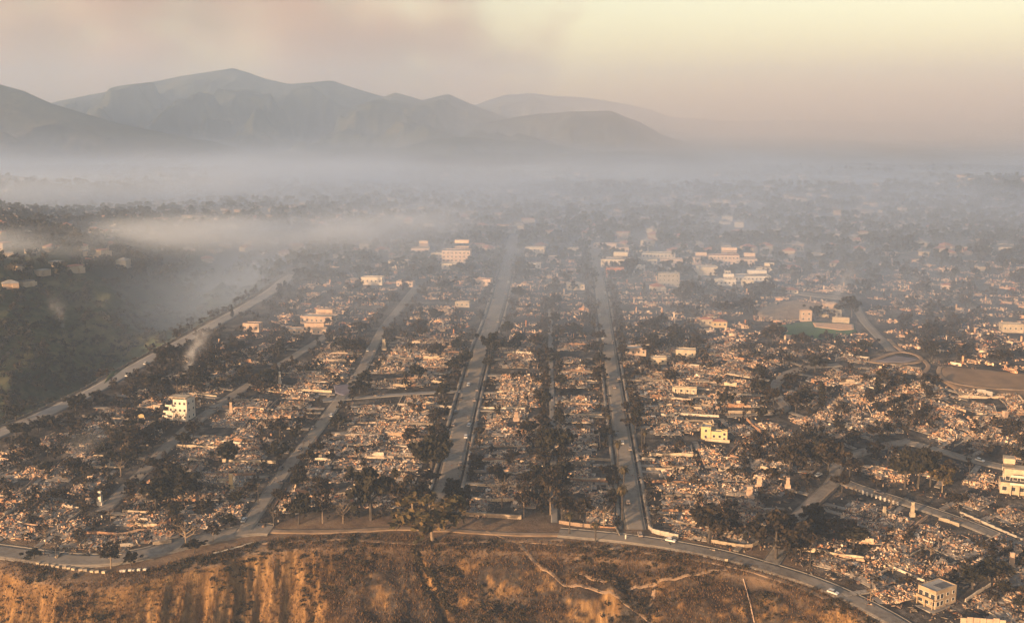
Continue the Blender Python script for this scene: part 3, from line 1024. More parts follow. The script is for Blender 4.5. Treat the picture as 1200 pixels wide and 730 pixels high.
def block(root, x, y, w, d, z0, h, wall, roof='flat', rm=None, storeys=None, nf=None, ns=None, para=.6, win=(1.3, 1.4)):
    """one wing: wall, roof, windows on the front and both ends"""
    B = MB(); B.box((x, y, (z0 + h) / 2 - (1.0 if z0 == 0 else 0) + z0 / 2), (w, d, h - z0 + (2.0 if z0 == 0 else 0)))
    wl = B.build('wall', wall, root)
    B = MB()
    if roof == 'flat':
        B.box((x, y, h + .06), (w - .5, d - .5, .12))
        r = B.build('roof', rm or M_FLAT, root)
        P = MB()
        for sx, sy, ww, dd in ((0, -1, w + .06, .3), (0, 1, w + .06, .3), (-1, 0, .3, d - .55), (1, 0, .3, d - .55)):
            P.box((x + sx * (w / 2 - .14), y + sy * (d / 2 - .14), h + para / 2), (ww, dd, para))
        P.build('parapet', wall, r)
    else:
        hip_roof(B, x - w / 2, x + w / 2, y - d / 2, y + d / 2, h, min(w, d) * .2); r = B.build('roof', rm or M_TILE, root)
    st = storeys if storeys is not None else max(1, int((h - z0) / 3.1))
    zs = [z0 + (h - z0) * (k + .55) / st for k in range(st)]
    nf = max(1, int(w / 3.6)) if nf is None else nf
    ns = max(1, int(d / 4.2)) if ns is None else ns
    if nf: add_windows(wl, 'f', x - w / 2, x + w / 2, y - d / 2, zs, nf, *win)
    if ns:
        add_windows(wl, 'r', y - d / 2, y + d / 2, x + w / 2, zs, ns, *win)
        add_windows(wl, 'l', y - d / 2, y + d / 2, x - w / 2, zs, ns, *win)
    return wl, r


def bld(name, label, px, rz=0, cat='house', r=10, group=None):
    p = at(*px)
    o = empty(name, (p[0], p[1], p[2]), rz); tag(o, label, cat, group); keep(p[0], p[1], r)
    return o


# white stepped building
o = bld('stepped_building', 'white three-storey building stepping down in terraces beside the grey street', (211, 492), R(-14), 'building', 13)
block(o, 1.2, 3, 8.4, 9, 0, 11.6, M_WHITE, nf=3, ns=2, rm=M_PALER)
block(o, -4.3, 2.2, 2.6, 8, 0, 8.0, M_WHITE, nf=1, ns=0)
block(o, -6.6, 1.6, 2.0, 7, 0, 4.6, M_WHITE, nf=1, ns=0)
for x, w, z in ((-5.4, 5.2, 5.0), (-4.6, 4.0, 8.4), (-7.2, 3.4, 2.2)):
    B = MB(); B.box((x, -2.9, z), (w, 1.6, .3)); B.box((x, -3.65, z + .55), (w, .12, .8)); B.build('balcony', M_WHITE, o)
B = MB(); B.box((-.6, 2.5, 13.0), (10.5, 7, .35)); B.build('roof_canopy', M_CREAM, o)
for x in (-4.5, 3.5):
    B = MB(); B.box((x, .2, 12.2), (.35, .35, 1.3)); B.build('post', M_CREAM, o)
# small bright remains by it
o = bld('yellow_shell', 'small yellow roofless shell below the white stepped building', (164, 488), R(8), 'ruin', 6)
B = MB(); jag_wall(B, -2.6, -2, 2.6, -2, 3.6, random.Random(4)); B.build('wall', M_YELLOW, o)
B = MB(); jag_wall(B, -2.6, -1.8, -2.6, 3, 3.0, random.Random(6)); B.build('side_wall', M_YELLOW, o)
o = bld('garage', 'small orange-lit garage among black trees near white stepped building', (184, 481), R(-10), 'garage', 5)
block(o, 0, 1.5, 4.4, 4, 0, 2.8, M_PINK, nf=1, ns=0, storeys=1, win=(2.2, 1.6))
o = bld('shed', 'small red shed standing alone among the rubble', (190, 557), R(6), 'shed', 4)
block(o, 0, 1, 2.8, 2.6, 0, 2.9, M_REDW, nf=1, ns=0, storeys=1, win=(.9, 1.7))
o = bld('small_kiosk', 'small square peach tower stub left of the tall white chimney', (104, 590), R(4), 'ruin', 3)
B = MB(); jag_wall(B, -1.1, -.9, 1.1, -.9, 3.0, random.Random(2)); B.box((0, .4, 1.2), (2.0, 1.8, 2.6)); B.build('wall', M_PINK, o)
# yellow two-storey house
o = bld('yellow_house', 'yellow two-storey house with pale roof standing amid burned lots', (834, 516), R(-16), 'house', 12)
block(o, -3.2, 4, 5.2, 8, 0, 6.6, M_YELLOW, nf=1, ns=2, rm=M_PALER)
block(o, 2.6, 2.6, 6.0, 5, 0, 4.4, M_YELLOW, nf=2, ns=1, rm=M_PALER, storeys=1)
block(o, 6.6, 1.4, 3.0, 3.6, 0, 5.2, M_YELLOW, nf=1, ns=1, rm=M_PALER, storeys=2)
B = MB(); B.box((3, -1.2, .5), (13, .3, 1.6)); B.build('terrace_wall', M_CREAM, o)
# terraced cream house at the frame's edge
o = bld('terraced_house', 'cream three-level house with open balconies and dark flat roof', (1192, 581), R(-20), 'house', 13)
block(o, 0, 6, 15, 10, 0, 5.2, M_CREAM, nf=4, ns=2, storeys=1, win=(2.0, 2.0))
block(o, .5, 7, 13, 8, 5.2, 9.2, M_CREAM, nf=4, ns=2, storeys=1, win=(1.8, 1.8), rm=M_DARKR)
block(o, -4, 8, 5, 6, 9.2, 11.6, M_CREAM, nf=2, ns=1, storeys=1, rm=M_DARKR, para=.3)
for z in (5.2, 9.0):
    B = MB(); B.box((2, .4, z), (11, 2.2, .3)); B.build('balcony_floor', M_CREAM, o)
    q = MB(); q.box((2, -.6, z + .6), (11, .14, .9)); q.build('balustrade', M_WHITE, o)
for x in (-3, .5, 4, 7.2):
    B = MB(); B.box((x, -.5, 2.6), (.4, .4, 5.0)); B.build('column', M_CREAM, o)
# corner house above the bluff road
M_BUFF = simple_mat('buff_stucco', (.2, .145, .095), (.36, .27, .18), .35, 7)
o = bld('corner_house', 'two-storey cream house with flat roof above the lower bluff road', (1108, 710), R(32), 'house', 13)
wl, rf = block(o, 0, 4.5, 13.5, 9, 0, 7.6, M_BUFF, nf=0, ns=0, rm=M_FLAT, para=.45)
add_windows(wl, 'f', -1, 6.6, 0, [2.2, 5.4], 2, 1.5, 1.3)
add_windows(wl, 'f', -6.6, -1.6, 0, [2.2, 5.3], 2, 1.8, 1.9)
add_windows(wl, 'l', 0, 9, -6.75, [2.2, 5.3], 3, 2.0, 1.9)
B = MB(); B.box((1.8, 3.4, 7.75), (7, 4.4, .1)); B.build('dark_roof_patch', M_DARKR, rf)  # dark patch on the flat roof
B = MB(); B.box((-7.6, 4.4, 3.7), (1.7, 8.6, .3)); B.box((-8.35, 4.4, 4.3), (.14, 8.6, .9)); B.build('balcony', M_BUFF, o)
for y in (.6, 4.4, 8.2):
    B = MB(); B.box((-8.2, y, 1.7), (.35, .35, 3.8)); B.build('post', M_BUFF, o)
B = MB(); B.box((-3, 4, -.9), (15, 11, 2.0)); B.build('base', M_SLAB, o)
o.scale = (.9, .9, .9)
# low retaining wall of bright boards next to it
o = bld('retaining_wall', 'pale upright-board retaining wall below the corner house', (1152, 733), R(-8), 'wall', 6)
for k in range(7):
    B = MB(); B.box((-7 + k * 2.3, 0, 1.2 + .15 * (k % 3)), (2.1, .35, 3.0 + .5 * (k % 2))); B.build('panel', M_PINK if k % 3 else M_CREAM, o)

M_LIT = {M_CREAM.name: simple_mat('sunlit_cream', (.56, .46, .33), (.66, .56, .42), .2, 4), M_PINK.name: simple_mat('sunlit_peach', (.54, .39, .29), (.64, .49, .38), .2, 4), M_WHITE.name: simple_mat('sunlit_white', (.6, .53, .45), (.7, .63, .54), .2, 4)}  # lighter copies for the far buildings: sunlight put into the wall colour
BIG = [  # x0, x1, roof y, base y, depth factor, wall, roof kind, roof material, name, label, category
    (518, 551, 293, 312, .7, M_PINK, 'flat', M_PALER, 'apartment_block', 'four-storey peach apartment block lit up through the smoke', 'building'),
    (482, 503, 291, 303, .8, M_PINK, 'flat', M_PALER, 'apartment_block', 'smaller peach block behind smoke, on the canyon side of the apartments', 'building'),
    (505, 519, 297, 306, .8, M_CREAM, 'flat', M_PALER, 'apartment_block', 'narrow cream link wing between the two peach apartment blocks', 'building'),
    (514, 540, 309, 316, .6, M_CREAM, 'flat', M_PALER, 'podium_building', 'low cream podium in front of the peach apartment block', 'building'),
    (615, 638, 290, 301, .6, M_CREAM, 'flat', M_PALER, 'shop_building', 'cream two-storey block at the head of the wide centre street', 'building'),
    (617, 634, 309, 316, .6, M_WHITE, 'flat', M_PALER, 'shop_building', 'pale low building below the cream block at the street head', 'building'),
    (695, 722, 286, 292, .5, M_PINK, 'flat', M_PALER, 'shop_building', 'long low peach shop row, farthest of the village shops', 'building'),
    (722, 737, 291, 298, .6, M_PINK, 'flat', M_TILE, 'shop_building', 'reddish small shop building behind the brick hall', 'building'),
    (752, 791, 297, 303, .4, M_CREAM, 'flat', M_PALER, 'shop_building', 'longest pale shop row in the village, with flat roof', 'building'),
    (740, 770, 304, 310, .5, M_CREAM, 'flat', M_FLAT, 'shop_building', 'cream shop row in front of the longest pale row', 'building'),
    (704, 737, 304, 314, .7, M_CREAM, 'flat', M_PALER, 'market_hall', 'broad pale market hall with stepped flat roofs', 'building'),
    (710, 731, 314, 326, .5, M_REDW, 'flat', M_PALER, 'brick_hall', 'red brick hall with pale roof below the market hall', 'building'),
    (771, 796, 320, 336, .5, M_FLAT, 'flat', M_FLAT, 'gutted_building', 'grey gutted multi-storey building with empty windows near the village', 'building'),
    (804, 830, 303, 311, .5, M_PINK, 'flat', M_PALER, 'school_hall', 'low peach school wing with a row of dark windows', 'building'),
    (831, 866, 299, 311, .5, M_PINK, 'flat', M_TILE, 'school_hall', 'long peach school building with terracotta roof', 'building'),
    (862, 887, 304, 313, .6, M_PINK, 'flat', M_PALER, 'school_hall', 'peach end wing of the long school building', 'building'),
    (819, 842, 313, 323, .8, M_CREAM, 'flat', M_PALER, 'auditorium', 'bright windowless cream auditorium in front of the school', 'building'),
    (861, 903, 324, 330, .5, M_WHITE, 'flat', M_PALER, 'school_hall', 'low white school wing with long flat roof', 'building'),
    (870, 883, 329, 337, .8, M_CREAM, 'flat', M_PALER, 'school_hall', 'small bright cream block ahead of the low white wing', 'building'),
    (849, 856, 317, 327, 1, M_WHITE, 'flat', M_PALER, 'tower', 'slim white tower between two dark cypresses', 'tower'),
    (911, 940, 312, 319, .5, M_PINK, 'hip', M_TILE, 'villa', 'red-tiled long house behind trees beyond the school', 'house'),
    (918, 935, 338, 344, .6, M_CREAM, 'hip', M_TILE, 'villa', 'cream house in dark trees above the dirt lot', 'house'),
    (966, 981, 356, 364, .8, M_PINK, 'flat', M_PALER, 'recreation_hall', 'tall peach gym block behind the ball field', 'building'),
    (960, 973, 363, 372, .8, M_CREAM, 'flat', M_PALER, 'recreation_hall', 'cream annex on the canyon side of the gym', 'building'),
    (973, 986, 364, 372, .6, M_FLAT, 'flat', M_PALER, 'recreation_hall', 'grey-walled annex on the park side of the gym', 'building'),
    (938, 951, 364, 377, .6, M_PINK, 'flat', M_TILE, 'clubhouse', 'pinkish narrow clubhouse at the edge of the ball field', 'building'),
    (976, 995, 373, 379, .3, M_CREAM, 'flat', M_PALER, 'grandstand', 'low cream stand along the infield', 'building'),
    (822, 835, 370, 383, .8, M_CREAM, 'hip', M_TILE, 'villa', 'yellowish villa with red roof and small tower', 'house'),
    (835, 852, 374, 384, .7, M_YELLOW, 'hip', M_TILE, 'villa', 'lower red-roofed wing house next to the yellowish villa', 'house'),
    (733, 757, 408, 417, .7, M_PINK, 'flat', M_PALER, 'flat_house', 'flat-roofed pale house with dark open garage front', 'house'),
    (763, 781, 419, 427, .6, M_CREAM, 'flat', M_PALER, 'flat_house', 'small bright cream house beside the open-garage house', 'house'),
    (792, 815, 410, 420, .6, M_CREAM, 'flat', M_PALER, 'flat_house', 'cream house shell with broken roof above grey trees', 'house'),
    (788, 816, 455, 461, .25, M_CREAM, 'flat', M_DARKR, 'long_shed', 'long low cream building with dark roof amid rubble', 'building'),
    (351, 391, 371, 380, .5, M_PINK, 'flat', M_PALER, 'large_house', 'large cream house with terraces above the diagonal street', 'house'),
    (336, 382, 386, 392, .3, M_PINK, 'flat', M_PALER, 'large_house', 'long peach building just below the large cream house', 'house'),
    (284, 304, 379, 389, .6, M_PINK, 'flat', M_DARKR, 'burned_villa', 'peach house front beside the canyon road smoke', 'house'),
    (423, 448, 325, 334, .5, M_CREAM, 'flat', M_PALER, 'shop_building', 'cream building half veiled by low smoke', 'building'),
    (464, 484, 330, 336, .5, M_PINK, 'flat', M_TILE, 'shop_building', 'reddish low building below the smoke and apartments', 'building'),
    (455, 478, 306, 314, .6, M_CREAM, 'flat', M_PALER, 'shop_building', 'pale block dimmed by smoke on the canyon side of the podium', 'building'),
    (555, 575, 327, 336, .6, M_PINK, 'flat', M_TILE, 'shop_building', 'peach block with red roof beside the wide centre street', 'building'),
    (533, 550, 354, 360, .5, M_CREAM, 'flat', M_PALER, 'shell_house', 'pale burned shell near the bend of the wide centre street', 'house'),
    (665, 685, 331, 340, .7, M_CREAM, 'hip', M_PALER, 'villa', 'white hip-roofed house between centre street and tree-lined street', 'house'),
    (742, 760, 290, 296, .6, M_CREAM, 'flat', M_PALER, 'shop_building', 'small pale shop behind the longest pale row', 'building'),
    (775, 801, 304, 311, .5, M_PINK, 'flat', M_PALER, 'shop_building', 'peach shop row between village shops and school', 'building'),
    (739, 756, 312, 319, .7, M_WHITE, 'flat', M_PALER, 'shop_building', 'white corner shop beside the dark domed tree', 'building'),
    (786, 803, 312, 319, .7, M_CREAM, 'flat', M_TILE, 'shop_building', 'cream shop with red roof above the gutted building', 'building'),
    (886, 908, 315, 322, .6, M_CREAM, 'flat', M_PALER, 'school_hall', 'cream classroom wing at the park end of the school', 'building'),
    (838, 862, 328, 335, .5, M_WHITE, 'flat', M_PALER, 'school_hall', 'pale classroom wing in front of the slim tower', 'building'),
    (660, 682, 293, 300, .6, M_CREAM, 'flat', M_PALER, 'shop_building', 'cream hall between the centre street head and village', 'building'),
    (640, 657, 301, 308, .7, M_PINK, 'flat', M_PALER, 'shop_building', 'peach low block beside the street head', 'building'),
    (1175, 1199, 380, 390, .6, M_CREAM, 'flat', M_PALER, 'house', 'cream houses row end near the frame edge above the park', 'house'),
    (1105, 1118, 331, 341, .7, M_PINK, 'hip', M_TILE, 'villa', 'bright peach house with red roof out in the hazy town', 'house'),
    (1180, 1200, 270, 276, .5, M_PINK, 'flat', M_PALER, 'shop_building', 'long sunlit building far out in the warm haze', 'building'),
]
for x0, x1, y0, y1, df, wm, rk, rm, nm, lb, ct in BIG:
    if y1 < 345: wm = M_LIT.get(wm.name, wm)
    p = at((x0 + x1) / 2, y1)
    mpp = math.hypot(p[1], CAM[2] - p[2]) / FPX
    w = (x1 - x0) * mpp; h = max(3.0, (y1 - y0) * mpp * .92)
    d = w * df
    o = empty(nm, p, R(RNG.uniform(-14, 4))); tag(o, lb, ct); keep(p[0], p[1] + d / 2, max(w, d) * .5 + 1)
    noW = nm in ('auditorium', 'grandstand')
    block(o, 0, d / 2, w, d, 0, h if rk == 'flat' else h * .75, wm, rk, rm, nf=0 if noW else min(9, max(2, int(w / 3.4))), ns=0 if noW else min(3, max(1, int(d / 5))))
    if nm in ('market_hall', 'apartment_block', 'large_house', 'school_hall', 'recreation_hall') and w > 14:
        block(o, w * .18, d * .62, w * .5, d * .5, h, h + 2.6, wm, 'flat', rm, nf=0, ns=0, storeys=1)
    if nm == 'podium_building':
        for k in range(6): B = MB(); B.box((-w / 2 + w * (k + .5) / 6, -1.2, 1.5), (.5, .5, 3.2)); B.build('column', M_WHITE, o)
    if nm == 'long_shed':
        for k in range(5): B = MB(); B.box((-w / 2 + w * (k + .5) / 5, -.8, 1.2), (.3, .3, 2.6)); B.build('post', M_WHITE, o)

# ------------------------------------------------------------------ garden walls and edges
SOOTY = {'cream_stucco': simple_mat('sooty_cream', (.14, .11, .085), (.42, .34, .25), .35, 6), 'white_stucco': simple_mat('sooty_white', (.16, .14, .12), (.48, .42, .35), .35, 6), 'peach_stucco': simple_mat('sooty_peach', (.12, .09, .07), (.36, .26, .19), .35, 6)}


def long_wall(px, h, t, mat, label, name='garden_wall', step=3.0, cap=True):
    L = smooth_line(gpts(px), step)
    o = empty(name, (*L[0], h1(*L[0]))); tag(o, label, 'wall')
    for a, b in zip(L[:-1], L[1:]):
        c = (a + b) / 2; le = np.linalg.norm(b - a); z = min(h1(*a), h1(*b))
        B = MB(); B.box((0, 0, h / 2 - .3), (le - .02, t, h + .6)); 
        if cap: B.box((0, 0, h + .06), (le - .02, t + .14, .14))
        q = B.build('panel', SOOTY.get(mat.name, mat), o); q.location = Vector((c[0], c[1], z)) - o.location; q.rotation_euler = (0, 0, math.atan2(b[1] - a[1], b[0] - a[0]))
        q.location.z += random.uniform(-.05, .05)
    return o


long_wall([(541, 604), (575, 606), (611, 608)], 1.7, .5, M_CREAM, 'long low cream wall at the foot of the wide centre street')
long_wall([(466, 609), (500, 610), (530, 611)], .7, .4, M_CONC, 'broken low grey wall behind the olive eucalyptus')
long_wall([(655, 613), (672, 616), (692, 618)], 1.5, .4, M_PINK, 'short dim wall behind the pair of palms')
long_wall([(760, 619), (762, 624), (795, 631)], 1.9, .5, M_WHITE, 'bright cream corner wall behind the parked white car')
long_wall([(832, 635), (850, 638), (872, 642), (886, 640), (896, 630)], 1.3, .4, M_CREAM, 'curved cream wall along the paved bluff road')
long_wall([(179, 639), (201, 636)], 1.6, .5, M_CREAM, 'cream garage wall on the canyon end of the bluff road')
long_wall([(853, 485), (880, 485), (915, 484)], 1.9, .4, M_CREAM, 'long cream wall under the curved loop road')
long_wall([(466, 475), (500, 476), (530, 478)], 1.2, .4, M_WHITE, 'long pale wall across lots below the cross street')
long_wall([(422, 531), (455, 533), (489, 534)], 1.3, .4, M_WHITE, 'pale wall across lots on the canyon side of centre')
long_wall([(267, 471), (285, 471), (309, 471)], 1.9, .4, M_CONC, 'grey block wall on the park side of the stepped building street')
long_wall([(958, 594), (968, 585), (980, 574)], 1.8, .4, M_PINK, 'brown wall climbing beside the forked street')
long_wall([(1125, 601), (1150, 612), (1200, 634)], 1.0, .4, M_WHITE, 'broken white kerb wall along the lower terrace street')
long_wall([(1100, 609), (1112, 612), (1124, 617)], 1.5, .4, M_CREAM, 'short bright wall end beside the lower terrace street')
long_wall([(1166, 638), (1176, 641), (1184, 648)], 2.6, .4, M_PINK, 'tall thin wall by the brick chimney above the corner house')
long_wall([(1050, 654), (1068, 661), (1085, 669)], .9, .5, M_CONC, 'grey terrace edge above the corner house')
long_wall([(700, 560), (713, 600), (726, 628)], .9, .35, M_CONC, 'pale garden wall on the canyon side of the tree-lined street')
long_wall([(655, 537), (690, 539), (716, 540)], 1.1, .4, M_CREAM, 'cream wall across lots beside the alley trees')
long_wall([(752, 539), (768, 540)], 1.5, .4, M_WHITE, 'short white wall on the park side of the tree-lined street')
long_wall([(1145, 462), (1155, 463), (1163, 466)], 3.4, .4, M_FLAT, 'grey gate-like frame wall below the brown park field')


def row_posts(px, n, h, w, mat, name, part, label, cat):
    L = smooth_line(gpts(px), 1.0); idx = np.linspace(0, len(L) - 1, n).astype(int)
    o = empty(name, (*L[0], h1(*L[0]))); tag(o, label, cat)
    B = MB(); B.box((0, 0, h / 2 - .2), (w, w * .8, h + .4)); me = B.mesh(part, [mat])
    for i in idx:
        q = link(part, me, o); q.location = Vector((L[i][0], L[i][1], h1(*L[i]))) - o.location; q.rotation_euler = (random.gauss(0, .04), random.gauss(0, .04), random.uniform(-.3, .3))
        q.scale.z = random.uniform(.75, 1.1)


row_posts([(1011, 579), (1025, 583), (1040, 588), (1052, 592)], 9, 2.0, .7, M_WHITE, 'pillar_fence', 'pillar', 'row of white stub pillars along the lower terrace street', 'fence')
row_posts([(45, 661), (70, 665), (100, 669), (122, 671)], 13, .9, 1.5, M_CREAM, 'barrier_row', 'barrier_block', 'row of pale barrier blocks along the bluff edge', 'barrier')
row_posts([(142, 670), (170, 668)], 6, .9, 1.3, M_WHITE, 'barrier_row', 'barrier_block', 'short row of pale blocks beside the lone roadside tree', 'barrier')
row_posts([(1104, 664), (1118, 671), (1132, 680)], 9, 2.6, .35, M_PINK, 'picket_row', 'post', 'row of scorched fence posts behind the corner house', 'fence')
L = smooth_line(gpts([(250, 650), (275, 644), (297, 637)]), 3); o = empty('guard_rail', (*L[0], h1(*L[0]))); tag(o, 'pale guard rail on the bluff edge below the diagonal street', 'guard rail')
for a, b in zip(L[:-1], L[1:]):
    c = (a + b) / 2; B = MB(); B.box((0, 0, .75), (np.linalg.norm(b - a), .14, .5)); q = B.build('rail', M_WHITE, o)
    q.location = Vector((c[0], c[1], h1(*c))) - o.location; q.rotation_euler = (0, 0, math.atan2(b[1] - a[1], b[0] - a[0]))
    B = MB(); B.box((0, 0, .4), (.18, .18, 1.2)); q = B.build('post', M_CONC, o); q.location = Vector((a[0], a[1], h1(*a))) - o.location
L = smooth_line(gpts([(-20, 516), (45, 487), (110, 457), (150, 432), (200, 405), (245, 381), (290, 356), (318, 339)]), 6)
L = L - normals(L) * 7.6
o = empty('guard_rail', (*L[0], h1(*L[0]))); tag(o, 'long pale guard rail along the canyon side of the canyon road', 'guard rail')
for a, b in zip(L[:-1], L[1:]):
    c = (a + b) / 2; B = MB(); B.box((0, 0, .5), (np.linalg.norm(b - a) - .05, .35, 1.1)); q = B.build('rail', M_CONC, o)
    q.location = Vector((c[0], c[1], h1(*c))) - o.location; q.rotation_euler = (0, 0, math.atan2(b[1] - a[1], b[0] - a[0]))
# thin bare pole, trunk-like, down the bluff and the white marker by the road
L = gpts([(871, 679), (875, 693), (879, 708), (884, 730)]); B = MB(); B.tube([(x, y, h1(x, y) + .35) for x, y in L], [.24] * 4, 8)
o = B.build('bare_pole', M_PINK); tag(o, 'pale thin bare pole running down the grassy bluff', 'pipe')
p = at(733, 632); o = empty('marker_post', p); tag(o, 'white upright marker post on the verge of the paved bluff road', 'post')
B = MB(); B.box((0, 0, 1.0), (.5, .35, 2.2)); B.build('post', M_WHITE, o); B = MB(); B.box((0, 0, 2.15), (.62, .45, .18)); B.build('cap', M_WHITE, o)
p = at(851, 660); o = empty('signboard', p); tag(o, 'small cream signboard at the trailhead on the bluff', 'sign')
B = MB(); B.box((0, 0, 1.5), (1.3, .12, .9)); B.build('board', M_CREAM, o)
for s in (-.5, .5): B = MB(); B.box((s, .08, .5), (.1, .1, 1.9)); B.build('post', M_DARKR, o)
p = at(485, 638); o = empty('marker_post', p); tag(o, 'short white post at the head of the dark gully', 'post')
B = MB(); B.box((0, 0, .5), (.6, .5, 1.3)); B.build('post', M_WHITE, o); B = MB(); B.box((0, 0, 1.2), (.7, .6, .12)); B.build('cap', M_WHITE, o)

# ------------------------------------------------------------------ cars
def car_template(paint):
    parts = []
    B = MB()
    prof = [(-2.2, .35), (2.15, .35), (2.25, .75), (1.95, .92), (1.1, 1.0), (-2.0, 1.02), (-2.25, .85)]
    n = len(prof); w = .88
    B.add([(x, -w, z) for x, z in prof] + [(x, w, z) for x, z in prof], [tuple(range(n)), tuple(range(2 * n - 1, n - 1, -1))] + [(i, n + i, n + (i + 1) % n, (i + 1) % n) for i in range(n)])
    parts.append(('body', B, paint))
    B = MB(); cab = [(-1.9, 1.0), (1.05, .99), (.35, 1.5), (-1.5, 1.52)]; w = .76; n = 4
    B.add([(x, -w * (1 if z < 1.2 else .86), z) for x, z in cab] + [(x, w * (1 if z < 1.2 else .86), z) for x, z in cab], [tuple(range(n)), tuple(range(2 * n - 1, n - 1, -1))] + [(i, n + i, n + (i + 1) % n, (i + 1) % n) for i in range(n)])
    parts.append(('cabin_glass', B, M_GLASS))
    B = MB(); B.box((-.58, 0, 1.53), (1.9, 1.3, .07)); parts.append(('roof', B, paint))
    for x in (-1.35, 1.4):
        for y in (-.82, .82):
            B = MB(); B.tube([(x, y - .11, .34), (x, y + .11, .34)], [.34, .34], 10); parts.append(('wheel', B, M_DARKR))
    return [(nm, b.mesh(nm, [m]), m) for nm, b, m in parts]


def paint(name, c):
    m, n, b = new_mat(name); b.inputs['Base Color'].default_value = (*c, 1); b.inputs['Roughness'].default_value = .35; b.inputs['Specular IOR Level'].default_value = .5
    return m


CARS = {'white': car_template(paint('white_paint', (.5, .49, .47))), 'dark': car_template(paint('dark_paint', (.05, .055, .065))),
        'silver': car_template(paint('silver_paint', (.4, .4, .4))), 'burnt': car_template(simple_mat('burnt_metal', (.16, .12, .1), (.34, .28, .24), 2))}
# pixel, heading in pixels, colour, label
for px, to, c, lb in [((786, 635), (800, 638), 'white', 'white car parked by the bright cream corner wall'),
                      ((286, 611), (289, 606), 'silver', 'silver car on the corner of the diagonal street and bluff road'),
                      ((150, 441), (158, 436), 'white', 'white car on the canyon road, lower of the two'),
                      ((171, 427), (179, 422), 'silver', 'silver car on the canyon road, upper of the two'),
                      ((959, 558), (963, 556), 'white', 'white car in shade just before the street fork'),
                      ((1063, 588), (1070, 590), 'dark', 'dark car parked on the lower terrace street'),
                      ((1148, 541), (1155, 543), 'white', 'white car on the upper terrace street beside bare trees'),
                      ((546, 513), (548, 505), 'white', 'white car parked on the park side of the wide centre street'),
                      ((549, 452), (550, 446), 'white', 'white car high up the canyon side of the wide centre street'),
                      ((534, 484), (536, 478), 'dark', 'dark car on the canyon side of wide centre street below white one'),
                      ((531, 499), (533, 492), 'burnt', 'burned grey car below the dark car on the wide centre street'),
                      ((556, 470), (558, 463), 'burnt', 'burned car on the park side of wide centre street near the pale wall'),
                      ((540, 545), (542, 537), 'burnt', 'burned car low on the park side of the wide centre street'),
                      ((736, 590), (735, 582), 'burnt', 'burned car near the foot of the tree-lined street'),
                      ((729, 520), (727, 512), 'silver', 'silver car halfway up the tree-lined street'),
                      ((720, 455), (718, 447), 'burnt', 'burned car far up the tree-lined street'),
                      ((221, 503), (227, 498), 'dark', 'dark car on the street just below the white stepped building'),
                      ((253, 480), (259, 475), 'burnt', 'burned car above the white stepped building on its street'),
                      ((352, 528), (356, 522), 'burnt', 'burned car halfway up the diagonal street'),
                      ((1030, 579), (1038, 582), 'burnt', 'burned car beside the white stub pillars'),
                      ((947, 595), (951, 590), 'burnt', 'burned car on the forked street by the brown wall'),
                      ((750, 628), (748, 622), 'burnt', 'burned car at the mouth of the tree-lined street'),
                      ((976, 696), (984, 699), 'silver', 'silver car on the lower bend of the paved bluff road')]:
    a, b = at(*px), at(*to)
    place(CARS[c], 'car', (a[0], a[1], a[2] + .36), math.atan2(b[1] - a[1], b[0] - a[0]), lb, 'car', 'cars along the streets')

for key, offs, n in (('wide', 4.2, 7), ('tree', 3.3, 6), ('diagonal', 2.4, 4)):
    L = STREETS[key]; N = normals(L)
    for s in (-1, 1):
        for j in range(n):
            i = int(len(L) * (.1 + .62 * (j + random.uniform(.1, .8)) / n)); x, y = L[i] + N[i] * s * offs; a = N[i]
            place(CARS[random.choice(('burnt', 'burnt', 'silver', 'dark'))], 'kerbside_car', (x, y, h1(x, y) + .36), math.atan2(a[1], a[0]) + math.pi / 2 + random.gauss(0, .06),
                  f'ash-covered car at the kerb, {ordw(j + 1)} up the {SIDE[s]} of {ST_NAME[key]}', 'car', 'ash-covered cars at the kerb')

FIELDS = [[(905, 381), (950, 377), (1000, 380), (1004, 390), (975, 398), (925, 396)], [(885, 357), (930, 352), (990, 356), (990, 366), (950, 374), (888, 370)],
          [(1104, 428), (1225, 440), (1225, 470), (1170, 466), (1096, 442)], [(1018, 424), (1058, 412), (1082, 422), (1050, 427)], [(391, 452), (409, 451), (412, 461), (393, 461)]]
FG = [np.array(gpts(f)) for f in FIELDS]


def in_poly(P, x, y):
    c = False; j = len(P) - 1
    for i in range(len(P)):
        if (P[i][1] > y) != (P[j][1] > y) and x < (P[j][0] - P[i][0]) * (y - P[i][1]) / (P[j][1] - P[i][1]) + P[i][0]: c = not c
        j = i
    return c



# ------------------------------------------------------------------ trees
M_BARK = simple_mat('charred_bark', (.03, .026, .023), (.08, .066, .055), 1.5, 5)
M_PALE = simple_mat('pale_bark', (.12, .09, .065), (.26, .195, .14), 1.2, 5)
M_LEAF = island_mat('scorched_leaves', [(0, (.010, .0085, .0075)), (.3, (.02, .016, .012)), (.6, (.03, .023, .015)), (1, (.052, .037, .024))], .35)
M_OLIVE = island_mat('olive_leaves', [(0, (.03, .027, .013)), (.35, (.058, .047, .021)), (.7, (.09, .066, .029)), (1, (.14, .095, .045))], .35)
M_DARKL = island_mat('dark_leaves', [(0, (.010, .0098, .008)), (.4, (.02, .0185, .013)), (1, (.042, .036, .023))], .35)
M_FROND = island_mat('dry_fronds', [(0, (.03, .025, .015)), (.5, (.06, .05, .026)), (1, (.11, .08, .042))], .35)


